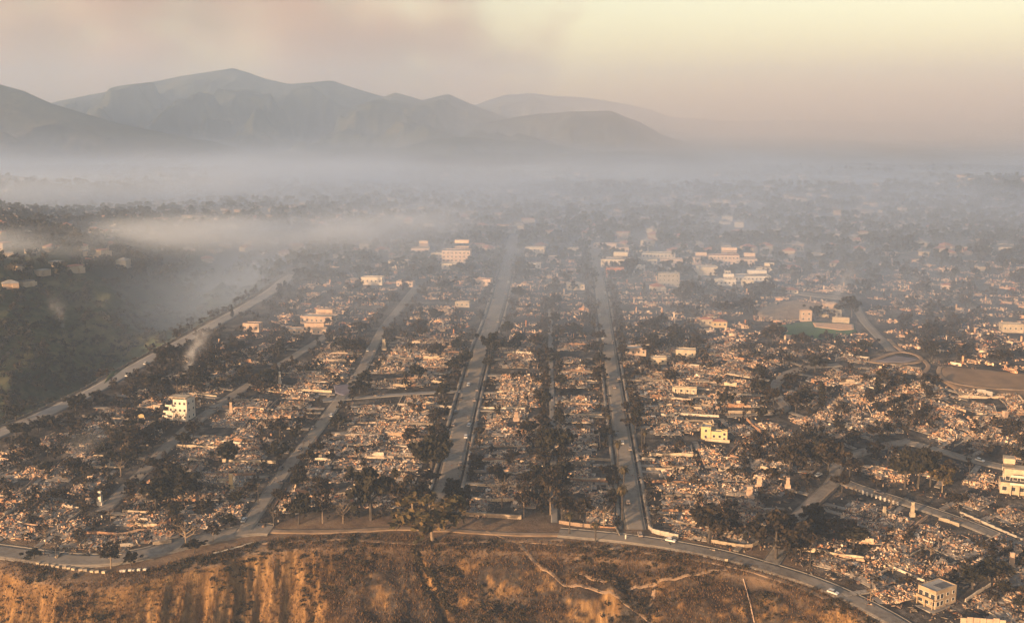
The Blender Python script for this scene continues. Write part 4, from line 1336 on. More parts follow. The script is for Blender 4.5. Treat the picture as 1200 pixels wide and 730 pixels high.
def leaf_quads(C, Rr, n, size, rng, flat=1.0, shell=.55):
    """n small leaf sprays spread through ellipsoids centred at C with radii Rr"""
    C = np.asarray(C, float); Rr = np.asarray(Rr, float)
    wgt = Rr.prod(1) ** .66 if Rr.ndim > 1 else Rr ** 2
    k = rng.choice(len(C), n, p=wgt / wgt.sum())
    d = rng.normal(size=(n, 3)); d /= np.linalg.norm(d, axis=1)[:, None]
    r = (shell + (1 - shell) * rng.random(n)) * rng.uniform(.8, 1.12, n)
    P = C[k] + d * r[:, None] * (Rr[k] if Rr.ndim > 1 else Rr[k][:, None])
    a = rng.normal(size=(n, 3)); a /= np.linalg.norm(a, axis=1)[:, None]
    b = np.cross(a, rng.normal(size=(n, 3))); b /= np.linalg.norm(b, axis=1)[:, None]
    s = size * rng.uniform(.6, 1.4, n)[:, None]
    V = np.stack([P - a * s - b * s * .6, P + a * s - b * s * .5, P + a * s * .8 + b * s * .6, P - a * s * .7 + b * s * .5], 1).reshape(-1, 3)
    return V, np.arange(4 * n).reshape(-1, 4)


def tree_template(kind, seed):
    rnd = random.Random(seed); rng = np.random.default_rng(seed)
    B = MB(); bark = M_BARK; leaf = M_LEAF
    C = []; Rr = []
    n, size = 700, .42
    if kind == 'palm':
        h = 9.5; B.tube([(0, 0, -.5), (.15, 0, h * .5), (.1, .1, h)], [.34, .26, .24], 7)
        V = []; F = []
        for k in range(52):
            az = rnd.uniform(0, 6.28); el = rnd.uniform(-1.25, .75); L = rnd.uniform(2.2, 3.3)
            p = np.array([.1, .1, h]); pts = [p]
            for j in range(4):
                p = p + L / 4 * np.array([math.cos(az) * math.cos(el), math.sin(az) * math.cos(el), math.sin(el)]); el -= .35; pts.append(p)
            sd = np.array([-math.sin(az), math.cos(az), 0])
            for j in range(4):
                w0, w1 = (.3, .42, .4, .26, .05)[j], (.3, .42, .4, .26, .05)[j + 1]
                i = len(V); V += [pts[j] - sd * w0, pts[j] + sd * w0, pts[j + 1] + sd * w1 - (0, 0, .12), pts[j + 1] - sd * w1 - (0, 0, .12)]; F.append((i, i + 1, i + 2, i + 3))
        return [('trunk', B.mesh('trunk', [M_BARK]), 0), ('crown', mesh('crown', V, F, [M_FROND]), 0)], 11.0
    if kind == 'cypress':
        h = 12; B.tube([(0, 0, -.5), (0, 0, 9)], [.3, .1], 6)
        for z in np.linspace(1.2, 11.4, 11):
            r = 1.7 * math.sin(min(1, (12.6 - z) / 7) * 1.57) * rnd.uniform(.8, 1.1); C.append((rnd.gauss(0, .15), rnd.gauss(0, .15), z)); Rr.append((r, r, 1.0))
        leaf = M_DARKL; n = 620; size = .4; H = 12.4
    else:
        if kind == 'broad': h, sp, nl = 7.5, 3.4, 7
        elif kind == 'round': h, sp, nl = 6.5, 2.8, 6; leaf = M_DARKL
        elif kind == 'tall': h, sp, nl = 13, 3.2, 8; bark = M_PALE
        elif kind == 'olive': h, sp, nl = 10, 3.6, 9; bark = M_PALE; leaf = M_OLIVE
        else: h, sp, nl = 9, 3.2, 9; bark = M_PALE if seed % 2 else M_BARK
        fork = h * rnd.uniform(.22, .36)
        lean = (rnd.gauss(0, .4), rnd.gauss(0, .4))
        top = (lean[0], lean[1], h * .82)
        B.tube([(0, 0, -.6), (lean[0] * .3, lean[1] * .3, fork), top], [.27, .2, .06], 7)
        for k in range(nl):
            az = 6.28 * k / nl + rnd.gauss(0, .4); f = rnd.uniform(.0, .75); z0 = fork + (h * .8 - fork) * f
            L = sp * rnd.uniform(.6, 1.1) * (1.1 - .45 * f)
            e = (lean[0] * .6 + L * math.cos(az), lean[1] * .6 + L * math.sin(az), z0 + rnd.uniform(.25, .6) * L + h * .08)
            s0 = (lean[0] * (.3 + .7 * f), lean[1] * (.3 + .7 * f), z0)
            m = tuple((a + b) / 2 + rnd.gauss(0, .2) for a, b in zip(s0, e))
            B.tube([s0, m, e], [.17, .11, .04], 5)
            if kind == 'bare':
                for q in range(3):
                    t = [e[i] + rnd.gauss(0, .8) for i in range(3)]; t[2] += .7; B.tube([m, tuple((m[i] + t[i]) / 2 + rnd.gauss(0, .15) for i in range(3)), tuple(t)], [.08, .055, .02], 4)
            r = rnd.uniform(.7, 1.15) * sp / 3.2
            C.append(e); Rr.append((r * 1.15, r * 1.15, r * .85))
            for q in range(3): C.append(tuple(v + rnd.gauss(0, .95) for v in e)); Rr.append((r * .8, r * .8, r * .6))
            if rnd.random() < .6: C.append(tuple((a * .45 + b * .55) for a, b in zip(s0, e))); Rr.append((r, r, r * .8))
        C.append((top[0], top[1], h * .9)); Rr.append((1.3, 1.3, 1.1))
        if kind in ('tall', 'olive'):
            for q in range(7): a_ = rnd.uniform(0, 6.28); l_ = rnd.uniform(.6, 1) * sp; C.append((l_ * math.cos(a_), l_ * math.sin(a_), h * rnd.uniform(.42, .95))); Rr.append((1.25, 1.25, .95))
        n = {'broad': 1500, 'round': 1500, 'tall': 1250, 'olive': 1350, 'bare': 110}[kind]
        size = {'bare': .22, 'tall': .38}.get(kind, .42)
        H = h * 1.05
    V, F = leaf_quads(C, Rr, n, size, rng, shell=.12)
    V[:, 2] = np.maximum(V[:, 2], .3)
    return [('trunk', B.mesh('trunk', [bark]), 0), ('crown', mesh('crown', V, F, [leaf]), 0)], H


TREES = {k: [tree_template(k, 10 * i + s) for s in range(c)] for i, (k, c) in enumerate([('broad', 4), ('round', 3), ('tall', 3), ('olive', 2), ('bare', 4), ('cypress', 2), ('palm', 2)])}
TWORD = {'broad': 'scorched brown broadleaf tree', 'round': 'dense dark rounded tree', 'tall': 'tall thin-crowned scorched tree', 'olive': 'olive-green eucalyptus with pale trunk', 'bare': 'bare burned tree', 'cypress': 'dark column cypress', 'palm': 'scorched palm'}
TNAME = {'broad': 'scorched_tree', 'round': 'dark_tree', 'tall': 'tall_tree', 'olive': 'eucalyptus_tree', 'bare': 'bare_tree', 'cypress': 'cypress_tree', 'palm': 'palm_tree'}
tree_list = []       # (size in pixels, x, y, kind, height m, width factor, label or None)


def want_tree(x, y, kind, hm, wf=1.0, label=None, pri=0):
    z = h1(x, y)
    px, py = px_of((x, y, z))
    if not (-30 < px < PW + 30 and 100 < py < PH + 60): return
    if label is None and any(in_poly(P, x, y) for P in FG): return
    tree_list.append((hm / math.hypot(x, y) * FPX + pri, x, y, kind, hm, wf, label))


for bx, by, hp, kind, wf, lb in [
        (130, 666, 36, 'tall', 1.25, 'lone brown tree leaning over the canyon end of the bluff road'), (154, 663, 16, 'round', 1.2, 'low bush-like tree beside the lone roadside tree'),
        (54, 638, 27, 'bare', .9, 'pale bare trunk behind the canyon end of the bluff road'), (218, 640, 38, 'bare', 1.0, 'grey bare tree above the guard rail on the bluff'),
        (250, 636, 26, 'tall', 1.0, 'thin grey tree near the guard rail'), (228, 648, 14, 'broad', 1.8, 'wide low thicket tree on the bluff edge by guard rail'),
        (507, 634, 60, 'olive', 1.6, 'olive-green eucalyptus alone on the bluff edge'), (485, 614, 64, 'tall', 1.3, 'tall pale-trunked eucalyptus behind the olive one'),
        (435, 609, 62, 'round', .85, 'big dense black tree on the canyon side of the eucalyptus pair'), (505, 562, 54, 'round', 1.0, 'big dark tree against the wide centre street'),
        (533, 593, 32, 'round', .9, 'compact dark tree at the foot of the wide centre street'), (545, 606, 24, 'tall', 1.0, 'slim tree before the long low cream wall'),
        (588, 592, 36, 'bare', 1.1, 'spreading bare tree in rubble above the long cream wall'), (649, 540, 38, 'round', 1.0, 'dense dark tree halfway up the narrow alley'),
        (614, 606, 44, 'tall', .7, 'dark slender tree beside the end of the cream wall'), (645, 603, 62, 'tall', .75, 'tall dark tree at the foot of the alley'),
        (667, 626, 28, 'palm', 1.2, 'canyon-side palm of the pair on the verge'), (698, 635, 26, 'palm', 1.25, 'park-side palm of the pair on the verge'),
        (708, 617, 32, 'bare', 1.0, 'orange-lit bare tree behind the park-side palm'), (680, 607, 24, 'broad', 1.2, 'brown low tree above the short dim wall'),
        (729, 610, 46, 'palm', .8, 'tallest palm at the foot of the tree-lined street'), (731, 582, 40, 'palm', .8, 'second palm up the tree-lined street'),
        (724, 548, 36, 'palm', .8, 'third palm up the tree-lined street'), (830, 636, 44, 'broad', 1.25, 'bushy brown tree behind the curved cream wall'),
        (845, 632, 34, 'broad', 1.2, 'brown tree next to the bushy one at the curved wall'), (909, 655, 60, 'broad', 1.15, 'large dark tree at the mouth of the forked street'),
        (924, 640, 36, 'broad', 1.0, 'smaller tree behind the large dark one at forked street'), (950, 613, 24, 'round', 1.3, 'round dark shrub tree on the forked street'),
        (1060, 572, 44, 'round', .9, 'black tree at the canyon end of the big dark grove'), (1075, 572, 48, 'round', .95, 'black tree in the middle of the big dark grove'),
        (1090, 570, 42, 'broad', 1.0, 'brown tree at the park end of the big dark grove'), (1104, 577, 34, 'olive', 1.0, 'olive tree with two pale trunks below the grove'),
        (1028, 462, 30, 'cypress', 1.1, 'lone dark cypress rising above the rubble of the park side'), (962, 476, 32, 'cypress', 1.15, 'dark cypress beside the curved loop road'),
        (940, 474, 20, 'round', 1.5, 'low dark tree inside the curved loop'), (970, 556, 42, 'broad', .9, 'dark tree overhanging the street fork'), (955, 552, 36, 'round', 1.0, 'dense dark tree just before the street fork'),
        (925, 558, 36, 'broad', 1.1, 'brown tree among rubble before the street fork'), (215, 590, 44, 'round', 1.0, 'largest black tree behind the canyon end of the bluff road'), (182, 597, 38, 'round', 1.1, 'black tree next to the largest one on the canyon side'),
        (200, 577, 34, 'broad', 1.2, 'brown-black tree behind the largest black tree'), (265, 542, 26, 'round', 1.2, 'dark tree in rubble beside the diagonal street'),
        (325, 543, 26, 'round', 1.1, 'dark tree hugging the diagonal street'), (350, 614, 36, 'round', .9, 'dark tree above the corner of the diagonal street'),
        (378, 613, 42, 'tall', .9, 'brown thin tree next to the side track'), (321, 615, 28, 'bare', 1.0, 'small bare tree at the diagonal street corner'), (402, 613, 34, 'bare', .8, 'bare tree above the side track'),
        (150, 530, 30, 'broad', 1.5, 'broad scorched tree below the yellow shell'), (1020, 705, 20, 'bare', 1.0, 'small dark bare tree beside the lower bluff road'), (1046, 672, 26, 'bare', 1.0, 'bare tree over rubble above the corner house'),
        (1140, 690, 26, 'round', 1.5, 'dark wide tree on the park side of the corner house'), (1160, 680, 26, 'round', 1.4, 'dark tree beyond the corner house towards the chimney'), (1000, 640, 24, 'round', 1.6, 'wide dark tree in the dip above the bluff road'),
        (985, 632, 26, 'broad', 1.5, 'brown tree in the dip above the bluff road'), (1090, 655, 20, 'bare', 1.0, 'bare tree on the terrace edge'), (937, 409, 20, 'broad', 1.1, 'grey-brown tree before the ball field'),
        (998, 372, 26, 'round', 1.0, 'dark tree on the park side of the gym'), (955, 374, 16, 'round', 1.2, 'round tree between clubhouse and gym'), (905, 404, 24, 'broad', 1.2, 'brown tree on the canyon edge of the ball field'),
        (846, 326, 14, 'cypress', 1.0, 'cypress on the canyon side of the slim white tower'), (859, 326, 16, 'cypress', 1.0, 'cypress on the park side of the slim white tower'), (737, 325, 22, 'round', 1.0, 'dark domed tree beside the red brick hall'),
        (272, 372, 16, 'cypress', 1.1, 'cypress between the canyon road lanes and peach house'), (40, 655, 14, 'round', 1.5, 'dark thicket at the canyon end of the bluff road'), (545, 430, 20, 'round', 1.0, None), (575, 420, 30, 'round', 1.0, 'dark tree at the bend of the wide centre street')]:
    p = at(bx, by); mpp = math.hypot(p[1], CAM[2] - p[2]) / FPX
    want_tree(p[0], p[1], kind, hp * mpp, wf, lb, 100); keep(p[0], p[1], 1.5)


def pick(*kw):
    ks, ws = zip(*kw); return random.choices(ks, ws)[0]


def street_trees(key, offs, step, hm, kinds, skip=0.2):
    L = STREETS[key]; N = normals(L)
    for s in (-1, 1):
        i = 0; k = 0
        while i < len(L):
            if random.random() > skip:
                o = random.uniform(*offs); x, y = L[i] + N[i] * s * o
                if road_gap(x, y) > .6: want_tree(x, y, pick(*kinds), random.uniform(*hm), random.uniform(.8, 1.25), ('street', key, s))
            i += max(1, int(random.uniform(*step) / 4))


street_trees('wide', (8, 13), (10, 20), (4.5, 9), [('broad', 4), ('round', 4), ('tall', 1), ('bare', 3)], .35)
street_trees('tree', (6.5, 11), (7, 14), (4.5, 10), [('broad', 4), ('round', 4), ('palm', 3), ('bare', 3)], .25)
street_trees('alley', (2.5, 5.5), (6, 12), (4.5, 11), [('broad', 3), ('round', 5), ('tall', 2), ('bare', 2)], .38)
street_trees('diagonal', (6.5, 12), (10, 22), (5, 10), [('broad', 4), ('round', 4), ('bare', 2)], .25)
street_trees('stepped', (7, 12), (9, 20), (5, 10), [('broad', 4), ('round', 4), ('bare', 2)], .25)
street_trees('canyon', (13, 22), (10, 18), (4, 9), [('broad', 4), ('round', 5)], .35)
street_trees('fork', (6.5, 12), (12, 24), (5, 10), [('broad', 4), ('round', 4), ('bare', 2)], .3)
street_trees('terrace', (7, 12), (14, 26), (4, 9), [('broad', 4), ('round', 3), ('bare', 3)], .3)
street_trees('upper', (7, 12), (12, 24), (5, 10), [('broad', 4), ('round', 4), ('bare', 2)], .3)
street_trees('curved', (6, 14), (8, 14), (5, 10), [('broad', 4), ('round', 4)], .2)
# groves: pixel boxes, spacing in metres
for x0, x1, y0, y1, n, hm, kinds in [
        (0, 200, 440, 560, 170, (4, 9), [('broad', 4), ('round', 5)]), (180, 330, 395, 465, 110, (5, 10), [('broad', 4), ('round', 4), ('bare', 1)]),
        (310, 500, 330, 420, 70, (5, 11), [('broad', 4), ('round', 4)]), (795, 905, 338, 374, 75, (5, 12), [('broad', 5), ('round', 2), ('tall', 1)]),
        (860, 1010, 406, 427, 60, (3, 6), [('broad', 4), ('round', 2), ('olive', 2)]), (1050, 1140, 355, 425, 55, (5, 11), [('broad', 4), ('round', 3)]),
        (870, 975, 515, 545, 60, (3, 7), [('broad', 4), ('round', 3)]), (740, 830, 385, 450, 50, (5, 11), [('broad', 4), ('round', 3)]),
        (610, 640, 330, 600, 24, (4, 9), [('broad', 4), ('round', 3)]), (460, 560, 340, 470, 30, (5, 11), [('broad', 4), ('round', 4)]), (590, 720, 330, 420, 40, (5, 12), [('broad', 4), ('round', 4)]),
        (1010, 1100, 440, 500, 50, (3, 8), [('broad', 4), ('round', 3), ('bare', 1)]), (300, 480, 598, 612, 26, (2, 5), [('broad', 4), ('round', 3)]), (920, 1090, 620, 690, 34, (2.5, 5), [('broad', 4), ('round', 3)]),
        (0, 120, 560, 640, 40, (3, 7), [('broad', 4), ('bare', 2)]), (120, 280, 560, 635, 44, (3, 8), [('broad', 4), ('round', 2), ('bare', 2)]), (930, 1200, 500, 540, 44, (4, 8), [('broad', 4), ('round', 2), ('bare', 2)]),
        (1120, 1200, 640, 720, 30, (3, 6), [('broad', 4), ('round', 3)]), (0, 400, 345, 440, 110, (4, 9), [('broad', 3), ('round', 5)]), (300, 1200, 300, 350, 170, (5, 12), [('broad', 4), ('round', 4), ('cypress', .3)]),
        (850, 1200, 330, 430, 100, (5, 11), [('broad', 4), ('round', 4)]), (780, 1000, 440, 640, 60, (3, 8), [('broad', 4), ('round', 3), ('bare', 2)]), (300, 700, 430, 600, 70, (3, 8), [('broad', 4), ('round', 3), ('bare', 2)])]:
    for _ in range(n):
        p = at(random.uniform(x0, x1), random.uniform(y0, y1))
        if road_gap(p[0], p[1]) > 2.5 and clear(p[0], p[1], .5): want_tree(p[0], p[1], pick(*kinds), random.uniform(*hm), random.uniform(.85, 1.35), None)

tree_list.sort(key=lambda t: -t[0])
NEAR_T = 290
byst = {}
for t in tree_list[:NEAR_T]:
    if isinstance(t[6], tuple): byst.setdefault((t[6], t[3]), []).append(t)
for k in byst: byst[k].sort(key=lambda t: math.hypot(t[1], t[2]))
loose = {}
for t in tree_list[:NEAR_T]:
    if t[6] is None:
        k = min(LANDP, key=lambda q: np.hypot(*(LANDP[q] - np.array(t[1:3])))); loose.setdefault((k, t[3]), []).append(t)
for k in loose: loose[k].sort(key=lambda t: np.hypot(*(LANDP[k[0]] - np.array(t[1:3]))))
for i, t in enumerate(tree_list[:NEAR_T]):
    _, x, y, kind, hm, wf, lb = t
    if isinstance(lb, tuple):
        key = (lb, kind); j = next(q for q, u in enumerate(byst[key]) if u is t) + 1
        lb = f'{TWORD[kind]}, {ordw(j)} up the {SIDE[lb[2]]} of {ST_NAME[lb[1]]}'
    elif lb is None:
        k = min(LANDP, key=lambda q: np.hypot(*(LANDP[q] - np.array([x, y])))); j = next(q for q, u in enumerate(loose[(k, kind)]) if u is t) + 1
        lb = f'{TWORD[kind]}, {ordw(j)} one out from {k}'
    tpl, H = random.choice(TREES[kind]); s = hm / H
    place(tpl, TNAME[kind], (x, y, h1(x, y)), random.uniform(0, 6.28), lb, 'tree', 'burned trees among the lots', False, (s * wf, s * wf, s))


def lod_tree(seed, n=70, size=.8):
    rng = np.random.default_rng(seed); rnd = random.Random(seed)
    C = [(rnd.gauss(0, 1.5), rnd.gauss(0, 1.5), rnd.uniform(2.5, 7)) for _ in range(7)]; Rr = [(rnd.uniform(1.2, 2),) * 2 + (rnd.uniform(1, 1.7),) for _ in C]
    V, F = leaf_quads(C, Rr, n, size, rng, shell=.3)
    V[:, 2] = np.maximum(V[:, 2], 0)
    B = MB(); B.tube([(0, 0, -.5), (0, 0, 4.5)], [.3, .15], 4, cap=False)
    v2 = np.array(B.V); f2 = np.array(B.F)
    return np.concatenate([V, v2]), np.concatenate([F, f2 + len(V)])


LT = [lod_tree(k) for k in range(6)]; LT2 = [lod_tree(50 + k, 26, 1.35) for k in range(6)]
TF = Field()
for t in tree_list[NEAR_T:]:
    _, x, y, kind, hm, wf, lb = t
    s = hm / 8.2; TF.put(random.choice(LT), (x, y, h1(x, y)), random.uniform(0, 6.28), (s * wf, s * wf, s))
o = TF.build('scorched_trees', [M_LEAF]); tag(o, 'smaller scorched trees scattered between the burned lots', 'trees', kind='stuff')

# ------------------------------------------------------------------ burnt lots along the streets, then between them
lots = []            # (x, y, rz, key, side)
for key, back in (('wide', 2), ('tree', 2), ('diagonal', 2), ('stepped', 2), ('fork', 1), ('terrace', 1), ('upper', 1), ('curved', 1), ('bluff_a', 1), ('bluff_b', 1), ('alley', 1)):
    L = STREETS[key]; N = normals(L)
    w = {k: h for (k, _), h in zip(STREETS.items(), [r[1] for r in ROADS])}[key]
    for s in (-1, 1):
        if key.startswith('bluff') and s == 1: continue
        d = 9.0; acc = 0.0; last = L[0]
        for i in range(1, len(L)):
            acc += np.linalg.norm(L[i] - L[i - 1])
            if acc < d: continue
            d += random.uniform(14.5, 16.5)
            for rowi in range(back if key != 'alley' else 1):
                off = w + 19 + rowi * 29
                x, y = L[i] + N[i] * s * off
                if road_gap(x, y) < 11 or not clear(x, y, 7.2): continue
                if y > 1010 or edge_y(x) > y - (38 if -105 < x < 45 else 20) or canyon_x(y) > x - 24: continue
                if not inframe(x, y, 25): continue
                if key == 'stepped' and s == -1 and random.random() < .45: continue
                nx, ny = N[i] * s
                rz = math.atan2(ny, nx) - math.pi / 2 + random.gauss(0, .04) + (math.pi if rowi else 0)
                lots.append((x, y, rz, key, s)); keep(x, y, 7.2)
tries = 0
while tries < 9000:
    tries += 1
    px, py = random.uniform(-10, 1210), random.uniform(305, 732)
    if random.random() > .35 and py > 520: pass
    p = at(px, py); x, y = p[0], p[1]
    if y > 1080 or edge_y(x) > y - (38 if -105 < x < 45 else 20) or canyon_x(y) > x - 26 or road_gap(x, y) < 9 or not clear(x, y, 6.8): continue
    if any(in_poly(P, x, y) for P in FG): continue
    if px < 330 and py < 470 and random.random() < .7: continue
    if px < 150 and py < 565 and random.random() < .7: continue
    i = int(np.argmin(np.hypot(_RP[:, 0] - x, _RP[:, 1] - y)))
    d = _RP[min(i + 1, len(_RP) - 1), :2] - _RP[max(i - 1, 0), :2]
    rz = math.atan2(d[1], d[0]) + (random.gauss(math.pi / 2, .05) if px < 880 else random.choice((0, math.pi / 2)) + random.gauss(0, .15))
    lots.append((x, y, rz, None, 0)); keep(x, y, 6.8)
print('LOTS', len(lots), 'TREES', len(tree_list))
lots.sort(key=lambda l: math.hypot(l[0], l[1]))
NEAR_R = 300
cnt = {}
order = {}
for l in lots[:NEAR_R]:
    if l[3]: order.setdefault((l[3], l[4]), []).append(l)
    else:
        k = min(LANDP, key=lambda q: np.hypot(*(LANDP[q] - np.array(l[:2])))); order.setdefault(k, []).append(l)
for k in order:
    if isinstance(k, tuple): order[k].sort(key=lambda l: math.hypot(l[0] - STREETS[k[0]][0][0], l[1] - STREETS[k[0]][0][1]))
    else: order[k].sort(key=lambda l: np.hypot(*(LANDP[k] - np.array(l[:2]))))
for l in lots[:NEAR_R]:
    x, y, rz, key, s = l
    ti = random.randrange(len(RUINS)); tpl = RUINS[ti]
    ch = sum(1 for q in tpl if q[0] == 'chimney')
    if key:
        j = next(q for q, u in enumerate(order[(key, s)]) if u is l) + 1
        lb = f'burned-down house, {ordw(j)} lot up the {SIDE[s]} of {ST_NAME[key]}'
    else:
        k = min(LANDP, key=lambda q: np.hypot(*(LANDP[q] - np.array([x, y])))); j = next(q for q, u in enumerate(order[k]) if u is l) + 1
        lb = f'burned-down house, {ordw(j)} such ruin out from {k}'
    place(tpl, 'burned_house', (x, y, h1(x, y) + .1), rz, lb, 'ruin', 'burned-down houses', True, (random.choice((-1, 1)), 1, random.uniform(.85, 1.2)))
LR = [lod_ruin(k) for k in range(14)]
RF = Field()
for x, y, rz, key, s in lots[NEAR_R:]:
    RF.put(random.choice(LR), (x, y, h1(x, y)), rz, 1.0)
o = RF.build('burned_lots', [M_RUB]); tag(o, 'rubble of the burned houses farther up the slope', 'rubble', kind='stuff')
# yard litter between the lots
YF = Field(); rnd = random.Random(77)
litter = []
for k in range(8):
    B = MB(); chips(B, rnd, 16, -5, 5, -5, 5, lambda x, y: .05, .9); litter.append((np.array(B.V), np.array(B.F)))
for k in range(1500):
    px, py = random.uniform(0, 1200), random.uniform(400, 725); p = at(px, py); x, y = p[0], p[1]
    if edge_y(x) > y - (34 if -105 < x < 45 else 15) or canyon_x(y) > x - 22 or road_gap(x, y) < random.choice((2, 2, -.5)) or any(in_poly(P, x, y) for P in FG): continue
    YF.put(litter[k % 8], (x, y, p[2]), random.uniform(0, 6.28), 1.0)
o = YF.build('yard_debris', [M_RUB]); tag(o, 'loose debris strewn over the yards between burned houses', 'debris', kind='stuff')

# chimneys that stand out
def chimney(px, hpx, w, mat, label):
    p = at(*px); mpp = math.hypot(p[1], CAM[2] - p[2]) / FPX; h = hpx * mpp
    o = empty('standing_chimney', p, R(random.uniform(-20, 20))); tag(o, label, 'chimney', 'chimneys standing free')
    B = MB(); B.box((0, 0, .7), (w * 2, w * 1.3, 2.4)); B.build('hearth', mat, o)
    B = MB(); B.box((0, 0, h / 2 + .5), (w, w * .8, h - .6)); B.box((0, 0, h * .55), (w * 1.25, w, h * .5)); B.build('stack', mat, o)
    B = MB(); B.box((0, 0, h + .3), (w * 1.2, w, .35)); B.build('cap', mat, o)


chimney((118, 592), 16, 1.3, M_WHITE, 'tall white chimney on the canyon side of the bluff lots')
chimney((89, 552), 16, 1.6, M_PINK, 'stepped peach chimney below the grey canyon slope')
chimney((134, 532), 12, 1.4, M_PINK, 'brick chimney at the end of a wall below white stepped building')
chimney((148, 527), 13, 1.0, M_PINK, 'thin chimney next to the brick one below white stepped building')
chimney((271, 485), 13, 1.2, M_PINK, 'reddish chimney by the grey block wall')
chimney((271, 574), 18, 1.5, M_YELLOW, 'yellowish chimney above the diagonal street corner')
chimney((1185, 668), 20, 1.4, M_PINK, 'tall brick chimney above the corner house')
chimney((923, 572), 12, 1.4, M_PINK, 'brick chimney on the canyon side of the forked street')
chimney((878, 585), 15, 2.2, M_PINK, 'broad brick chimney in rubble above the bushy brown trees')
chimney((890, 572), 14, 2.0, M_PINK, 'second broad chimney uphill of the first')
chimney((1069, 605), 16, 1.1, M_CREAM, 'slim cream chimney below the white stub pillars')
chimney((1036, 606), 12, 1.0, M_CREAM, 'pale chimney near the stub pillars')
chimney((1177, 494), 12, 2.2, M_PINK, 'dark squat chimney below the brown park field')
chimney((946, 625), 12, 1.2, M_PINK, 'brick chimney below the round dark shrub tree')
chimney((328, 450), 14, 1.0, M_WHITE, 'thin white chimney far up between diagonal and stepped streets')
chimney((450, 410), 12, 1.6, M_CREAM, 'cream chimney near the bend of the diagonal street')
chimney((605, 493), 10, 1.6, M_PINK, 'brick chimney between wide centre street and alley')

# utility poles
B = MB(); B.tube([(0, 0, -.6), (0, 0, 11)], [.19, .13], 7); pole_me = B.mesh('pole', [M_BARK])
B = MB(); B.box((0, 0, 10.2), (2.2, .14, .16)); B.box((0, 0, 9.3), (1.7, .12, .14)); arm_me = B.mesh('crossarm', [M_BARK])
for i, (px, lb) in enumerate([((66, 654), 'wooden utility pole on the canyon end of the bluff road'), ((172, 600), 'utility pole among black trees'), ((303, 592), 'utility pole at the diagonal street corner'),
                              ((356, 540), 'utility pole halfway up the diagonal street'), ((430, 560), 'utility pole in the block behind the big black tree'), ((652, 596), 'utility pole at the alley mouth'),
                              ((654, 520), 'utility pole halfway up the alley'), ((650, 455), 'utility pole far up the alley'), ((756, 600), 'utility pole on park side of the tree-lined street foot'),
                              ((752, 525), 'utility pole on park side of tree-lined street, midway'), ((850, 590), 'utility pole in rubble above the curved wall'), ((949, 668), 'utility pole on the verge of the paved bluff road'),
                              ((1010, 552), 'utility pole beside the street fork'), ((1135, 570), 'utility pole near the terraced cream house'), ((1047, 640), 'utility pole in the dip above the corner house'),
                              ((235, 560), 'utility pole beside the red shed block'), ((793, 560), 'utility pole in the block below the yellow house'), ((880, 500), 'utility pole above the yellow house')]):
    p = at(*px); o = empty('utility_pole', p, R(random.uniform(-30, 30))); tag(o, lb, 'pole', 'utility poles'); link('pole', pole_me, o); link('crossarm', arm_me, o)

# ------------------------------------------------------------------ houses beyond the fire line
M_TAN = simple_mat('tan_house_wall', (.34, .26, .18), (.44, .35, .26), .1, 4)
M_TAN2 = simple_mat('pale_house_wall', (.42, .35, .27), (.52, .45, .36), .1, 4)


def house_template(seed):
    rnd = random.Random(seed); w, d, h = rnd.uniform(9, 14), rnd.uniform(8, 11), rnd.choice((3.2, 3.4, 5.8))
    B = MB(); B.box((0, 0, h / 2 - .75), (w, d, h + 1.5))
    if rnd.random() < .6: B.box((w * .3, -d * .5, h * .3), (w * .4, 5, h * .85))
    Rf = MB()
    if rnd.random() < .7: hip_roof(Rf, -w / 2, w / 2, -d / 2, d / 2, h + .01, 2.4, .6)
    else: Rf.box((0, 0, h + .2), (w + .5, d + .5, .4))
    wm = rnd.choice((M_TAN, M_TAN2, M_TAN, M_PINK)); rm = rnd.choice((M_TILE, M_FLAT, M_DARKR, M_TILE, M_FLAT))
    return [('wall', B.mesh('wall', [wm]), 0), ('roof', Rf.mesh('roof', [rm]), 0)], B, Rf


HT = [house_template(300 + k) for k in range(12)]
hs = []
HOUSE_PX = [(38, 296), (60, 293), (95, 292), (105, 298), (130, 289), (66, 311), (100, 309), (86, 319), (50, 321), (12, 336), (30, 334), (8, 300), (20, 316), (118, 300), (145, 312), (10, 205), (22, 203), (35, 204), (50, 205), (318, 262), (335, 270), (346, 262), (170, 270), (182, 275), (205, 268), (190, 262), (222, 278), (256, 268), (268, 262), (276, 257), (290, 264), (300, 258), (325, 276), (155, 258), (78, 270), (52, 248)]
for px in HOUSE_PX:
    p = at(*px); hs.append((p[0], p[1]))
    keep(p[0], p[1], 9)
for _ in range(2600):
    px = random.uniform(-5, 1205)
    py = random.choice((random.uniform(205, 345), random.uniform(230, 320)))
    p = at(px, py); x, y = p[0], p[1]
    if y < 900 or not clear(x, y, 9) or road_gap(x, y) < 8: continue
    if px < 420 and py > 318: continue
    if py > 300 and random.random() < .7: continue
    if 820 < px < 1010 and 340 < py: continue
    if canyon_x(y) > x - 25 and y < 1100 and canyon_x(y) - x < 260: continue
    hs.append((x, y)); keep(x, y, 9)
    if len(hs) > 800: break
hs2 = hs[:36] + sorted(hs[36:], key=lambda q: math.hypot(*q))
NEAR_H = 280
ho = {}
for q in hs2[:NEAR_H]:
    k = min(LANDP, key=lambda l: np.hypot(*(LANDP[l] - np.array(q)))); ho.setdefault(k, []).append(q)
for k in ho: ho[k].sort(key=lambda q: np.hypot(*(LANDP[k] - np.array(q))))
HF = Field(); HF2 = Field()
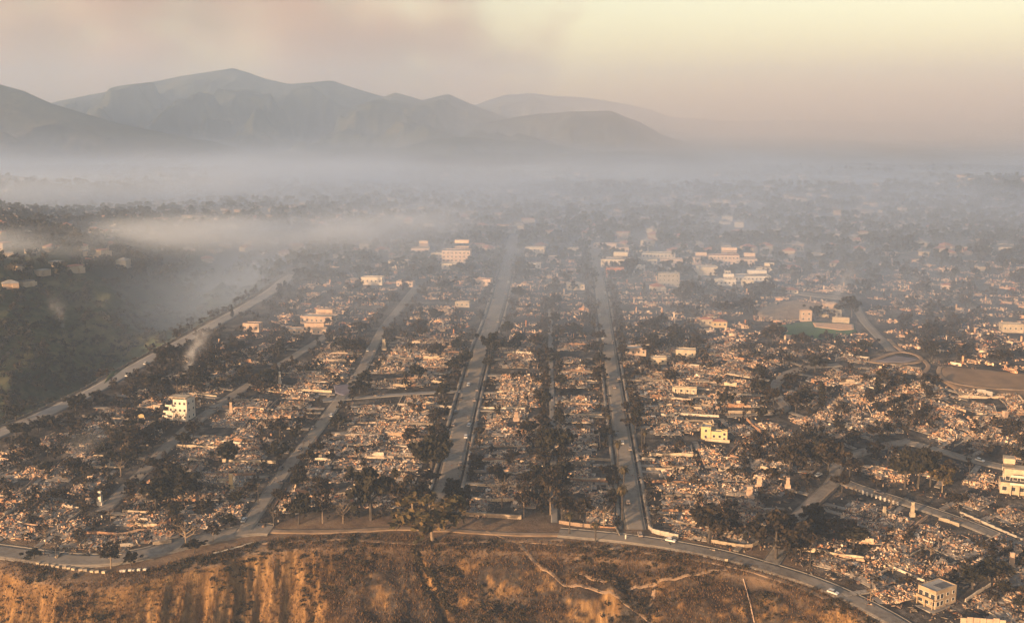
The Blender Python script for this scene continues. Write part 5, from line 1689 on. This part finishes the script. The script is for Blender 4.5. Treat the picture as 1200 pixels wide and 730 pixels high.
for i, q in enumerate(hs2):
    ti = random.randrange(12); tpl, Bw, Br = HT[ti]; rz = random.uniform(-.6, .6) + random.choice((0, 0, 1.57)); z = h1(*q)
    if i < NEAR_H:
        k = min(LANDP, key=lambda l: np.hypot(*(LANDP[l] - np.array(q)))); j = ho[k].index(q) + 1
        place(tpl, 'distant_house', (*q, z), rz, f'distant house, {ordw(j)} one out beyond {k}', 'house', 'houses beyond the fire', False)
    else:
        for Bq, Fl in ((Bw, HF), (Br, HF2)):
            F4 = np.array([f if len(f) == 4 else (*f, f[2]) for f in Bq.F]); 
            tri = np.array([len(f) == 4 for f in Bq.F]); Fl.put((np.array(Bq.V), F4[tri]), (*q, z), rz)
o = HF.build('far_town', [island_mat('far_house_wall', [(0, (.36, .28, .2)), (.4, (.46, .38, .29)), (.8, (.38, .27, .19)), (1, (.3, .25, .2))], .2)]); tag(o, 'far-off houses of the town fading into haze', 'houses', kind='stuff')
rr = link('roofs', mesh('roofs', np.concatenate(HF2.V), np.concatenate(HF2.F), [island_mat('far_house_roof', [(0, (.22, .1, .07)), (.4, (.16, .14, .125)), (.8, (.28, .24, .21)), (1, (.08, .075, .07))], .2)]), o); rr['kind'] = 'stuff'
FT = Field()
n = 0
for _ in range(14000):
    px = random.uniform(-10, 1210); py = random.choice((random.uniform(196, 330), random.uniform(215, 290)))
    p = at(px, py); x, y = p[0], p[1]
    if y < 880 or y > 3600 or road_gap(x, y) < 3 or not clear(x, y, 0): continue
    if vnoise(x / 60, y / 60) < .2: continue
    s = random.uniform(.7, 1.6); FT.put(random.choice(LT2), (x, y, p[2]), random.uniform(0, 6.28), (s * 1.15, s * 1.15, s)); n += 1
    if n > 5600: break
for _ in range(800):                                  # brush in the canyon
    p = at(random.uniform(-10, 330), random.uniform(330, 500)); x, y = p[0], p[1]
    d = canyon_x(y) - x
    if d < 11: continue
    s = random.uniform(.25, .8); FT.put(random.choice(LT2), (x, y, p[2] - .3), random.uniform(0, 6.28), (s * 1.5, s * 1.5, s))
o = FT.build('far_trees', [M_DARKL]); tag(o, 'dark trees and brush of the canyon and the far town', 'trees', kind='stuff')

# ------------------------------------------------------------------ bluff vegetation
M_DRY = island_mat('dry_grass_blades', [(0, (.035, .021, .012)), (.35, (.07, .041, .02)), (.7, (.13, .075, .034)), (1, (.22, .13, .058))], .1)
M_BRUSH = island_mat('bluff_brush', [(0, (.015, .012, .008)), (.4, (.032, .025, .014)), (.75, (.055, .042, .02)), (1, (.085, .055, .03))], .1)
rng = np.random.default_rng(12)
n = 90000
X = rng.uniform(-235, 235, n); Y = rng.uniform(375, 480, n)
e = edge_y(X) - Y
k = (e > -7) & (e < 62) & (vnoise(X / 11, Y / 11) + .25 * rng.random(n) > .42)
X, Y = X[k], Y[k]; Z = height(X, Y); n = len(X)
V = []; 
for b in range(3):
    a = rng.uniform(0, 6.28, n); h = rng.uniform(.35, 1.1, n); w = rng.uniform(.1, .22, n); l = rng.normal(0, .3, (n, 2)); ox = rng.normal(0, .3, (n, 2))
    V.append(np.stack([np.stack([X + ox[:, 0] - w * np.cos(a), Y + ox[:, 1] - w * np.sin(a), Z - .1], -1), np.stack([X + ox[:, 0] + w * np.cos(a), Y + ox[:, 1] + w * np.sin(a), Z - .1], -1), np.stack([X + ox[:, 0] + l[:, 0], Y + ox[:, 1] + l[:, 1], Z + h], -1)], 1))
V = np.concatenate(V).reshape(-1, 3)
o = link('dry_grass', mesh('dry_grass', V, np.arange(len(V)).reshape(-1, 3), [M_DRY])); tag(o, 'dry golden grass covering the bluff', 'grass', kind='stuff')
SH = Field(); sh = [leaf_quads([(0, 0, .5), (.7, .2, .4), (-.6, .3, .4), (.1, -.6, .5)], [(.8, .8, .6)] * 4, 46, .26, np.random.default_rng(k), shell=.3) for k in range(6)]
n = 0
for _ in range(16000):
    x, y = random.uniform(-230, 230), random.uniform(378, 470); e = float(edge_y(x)) - y
    if not -5 < e < 60: continue
    g = float(vnoise(x / 16 + 40, y / 16)); 
    if g < .36 + .3 * random.random(): continue
    s = random.choice((random.uniform(.3, .8), random.uniform(.5, 1.6))); SH.put(sh[n % 6], (x, y, h1(x, y) - .1), random.uniform(0, 6.28), (s, s, s * random.uniform(.6, 1.1))); n += 1
    if n > 3400: break
for a, b in zip([(485, 640), (492, 660), (510, 677), (520, 705)], [(492, 660), (510, 677), (520, 705), (533, 718)]):   # dark gully
    for _ in range(26):
        t = random.random(); p = at(a[0] + (b[0] - a[0]) * t + random.gauss(0, 1.6), a[1] + (b[1] - a[1]) * t); SH.put(random.choice(sh), (p[0], p[1], p[2] - .2), random.uniform(0, 6.28), random.uniform(.8, 1.6))
o = SH.build('bluff_brush', [M_BRUSH]); tag(o, 'dark scrub growing in clumps on the bluff', 'scrub', kind='stuff')
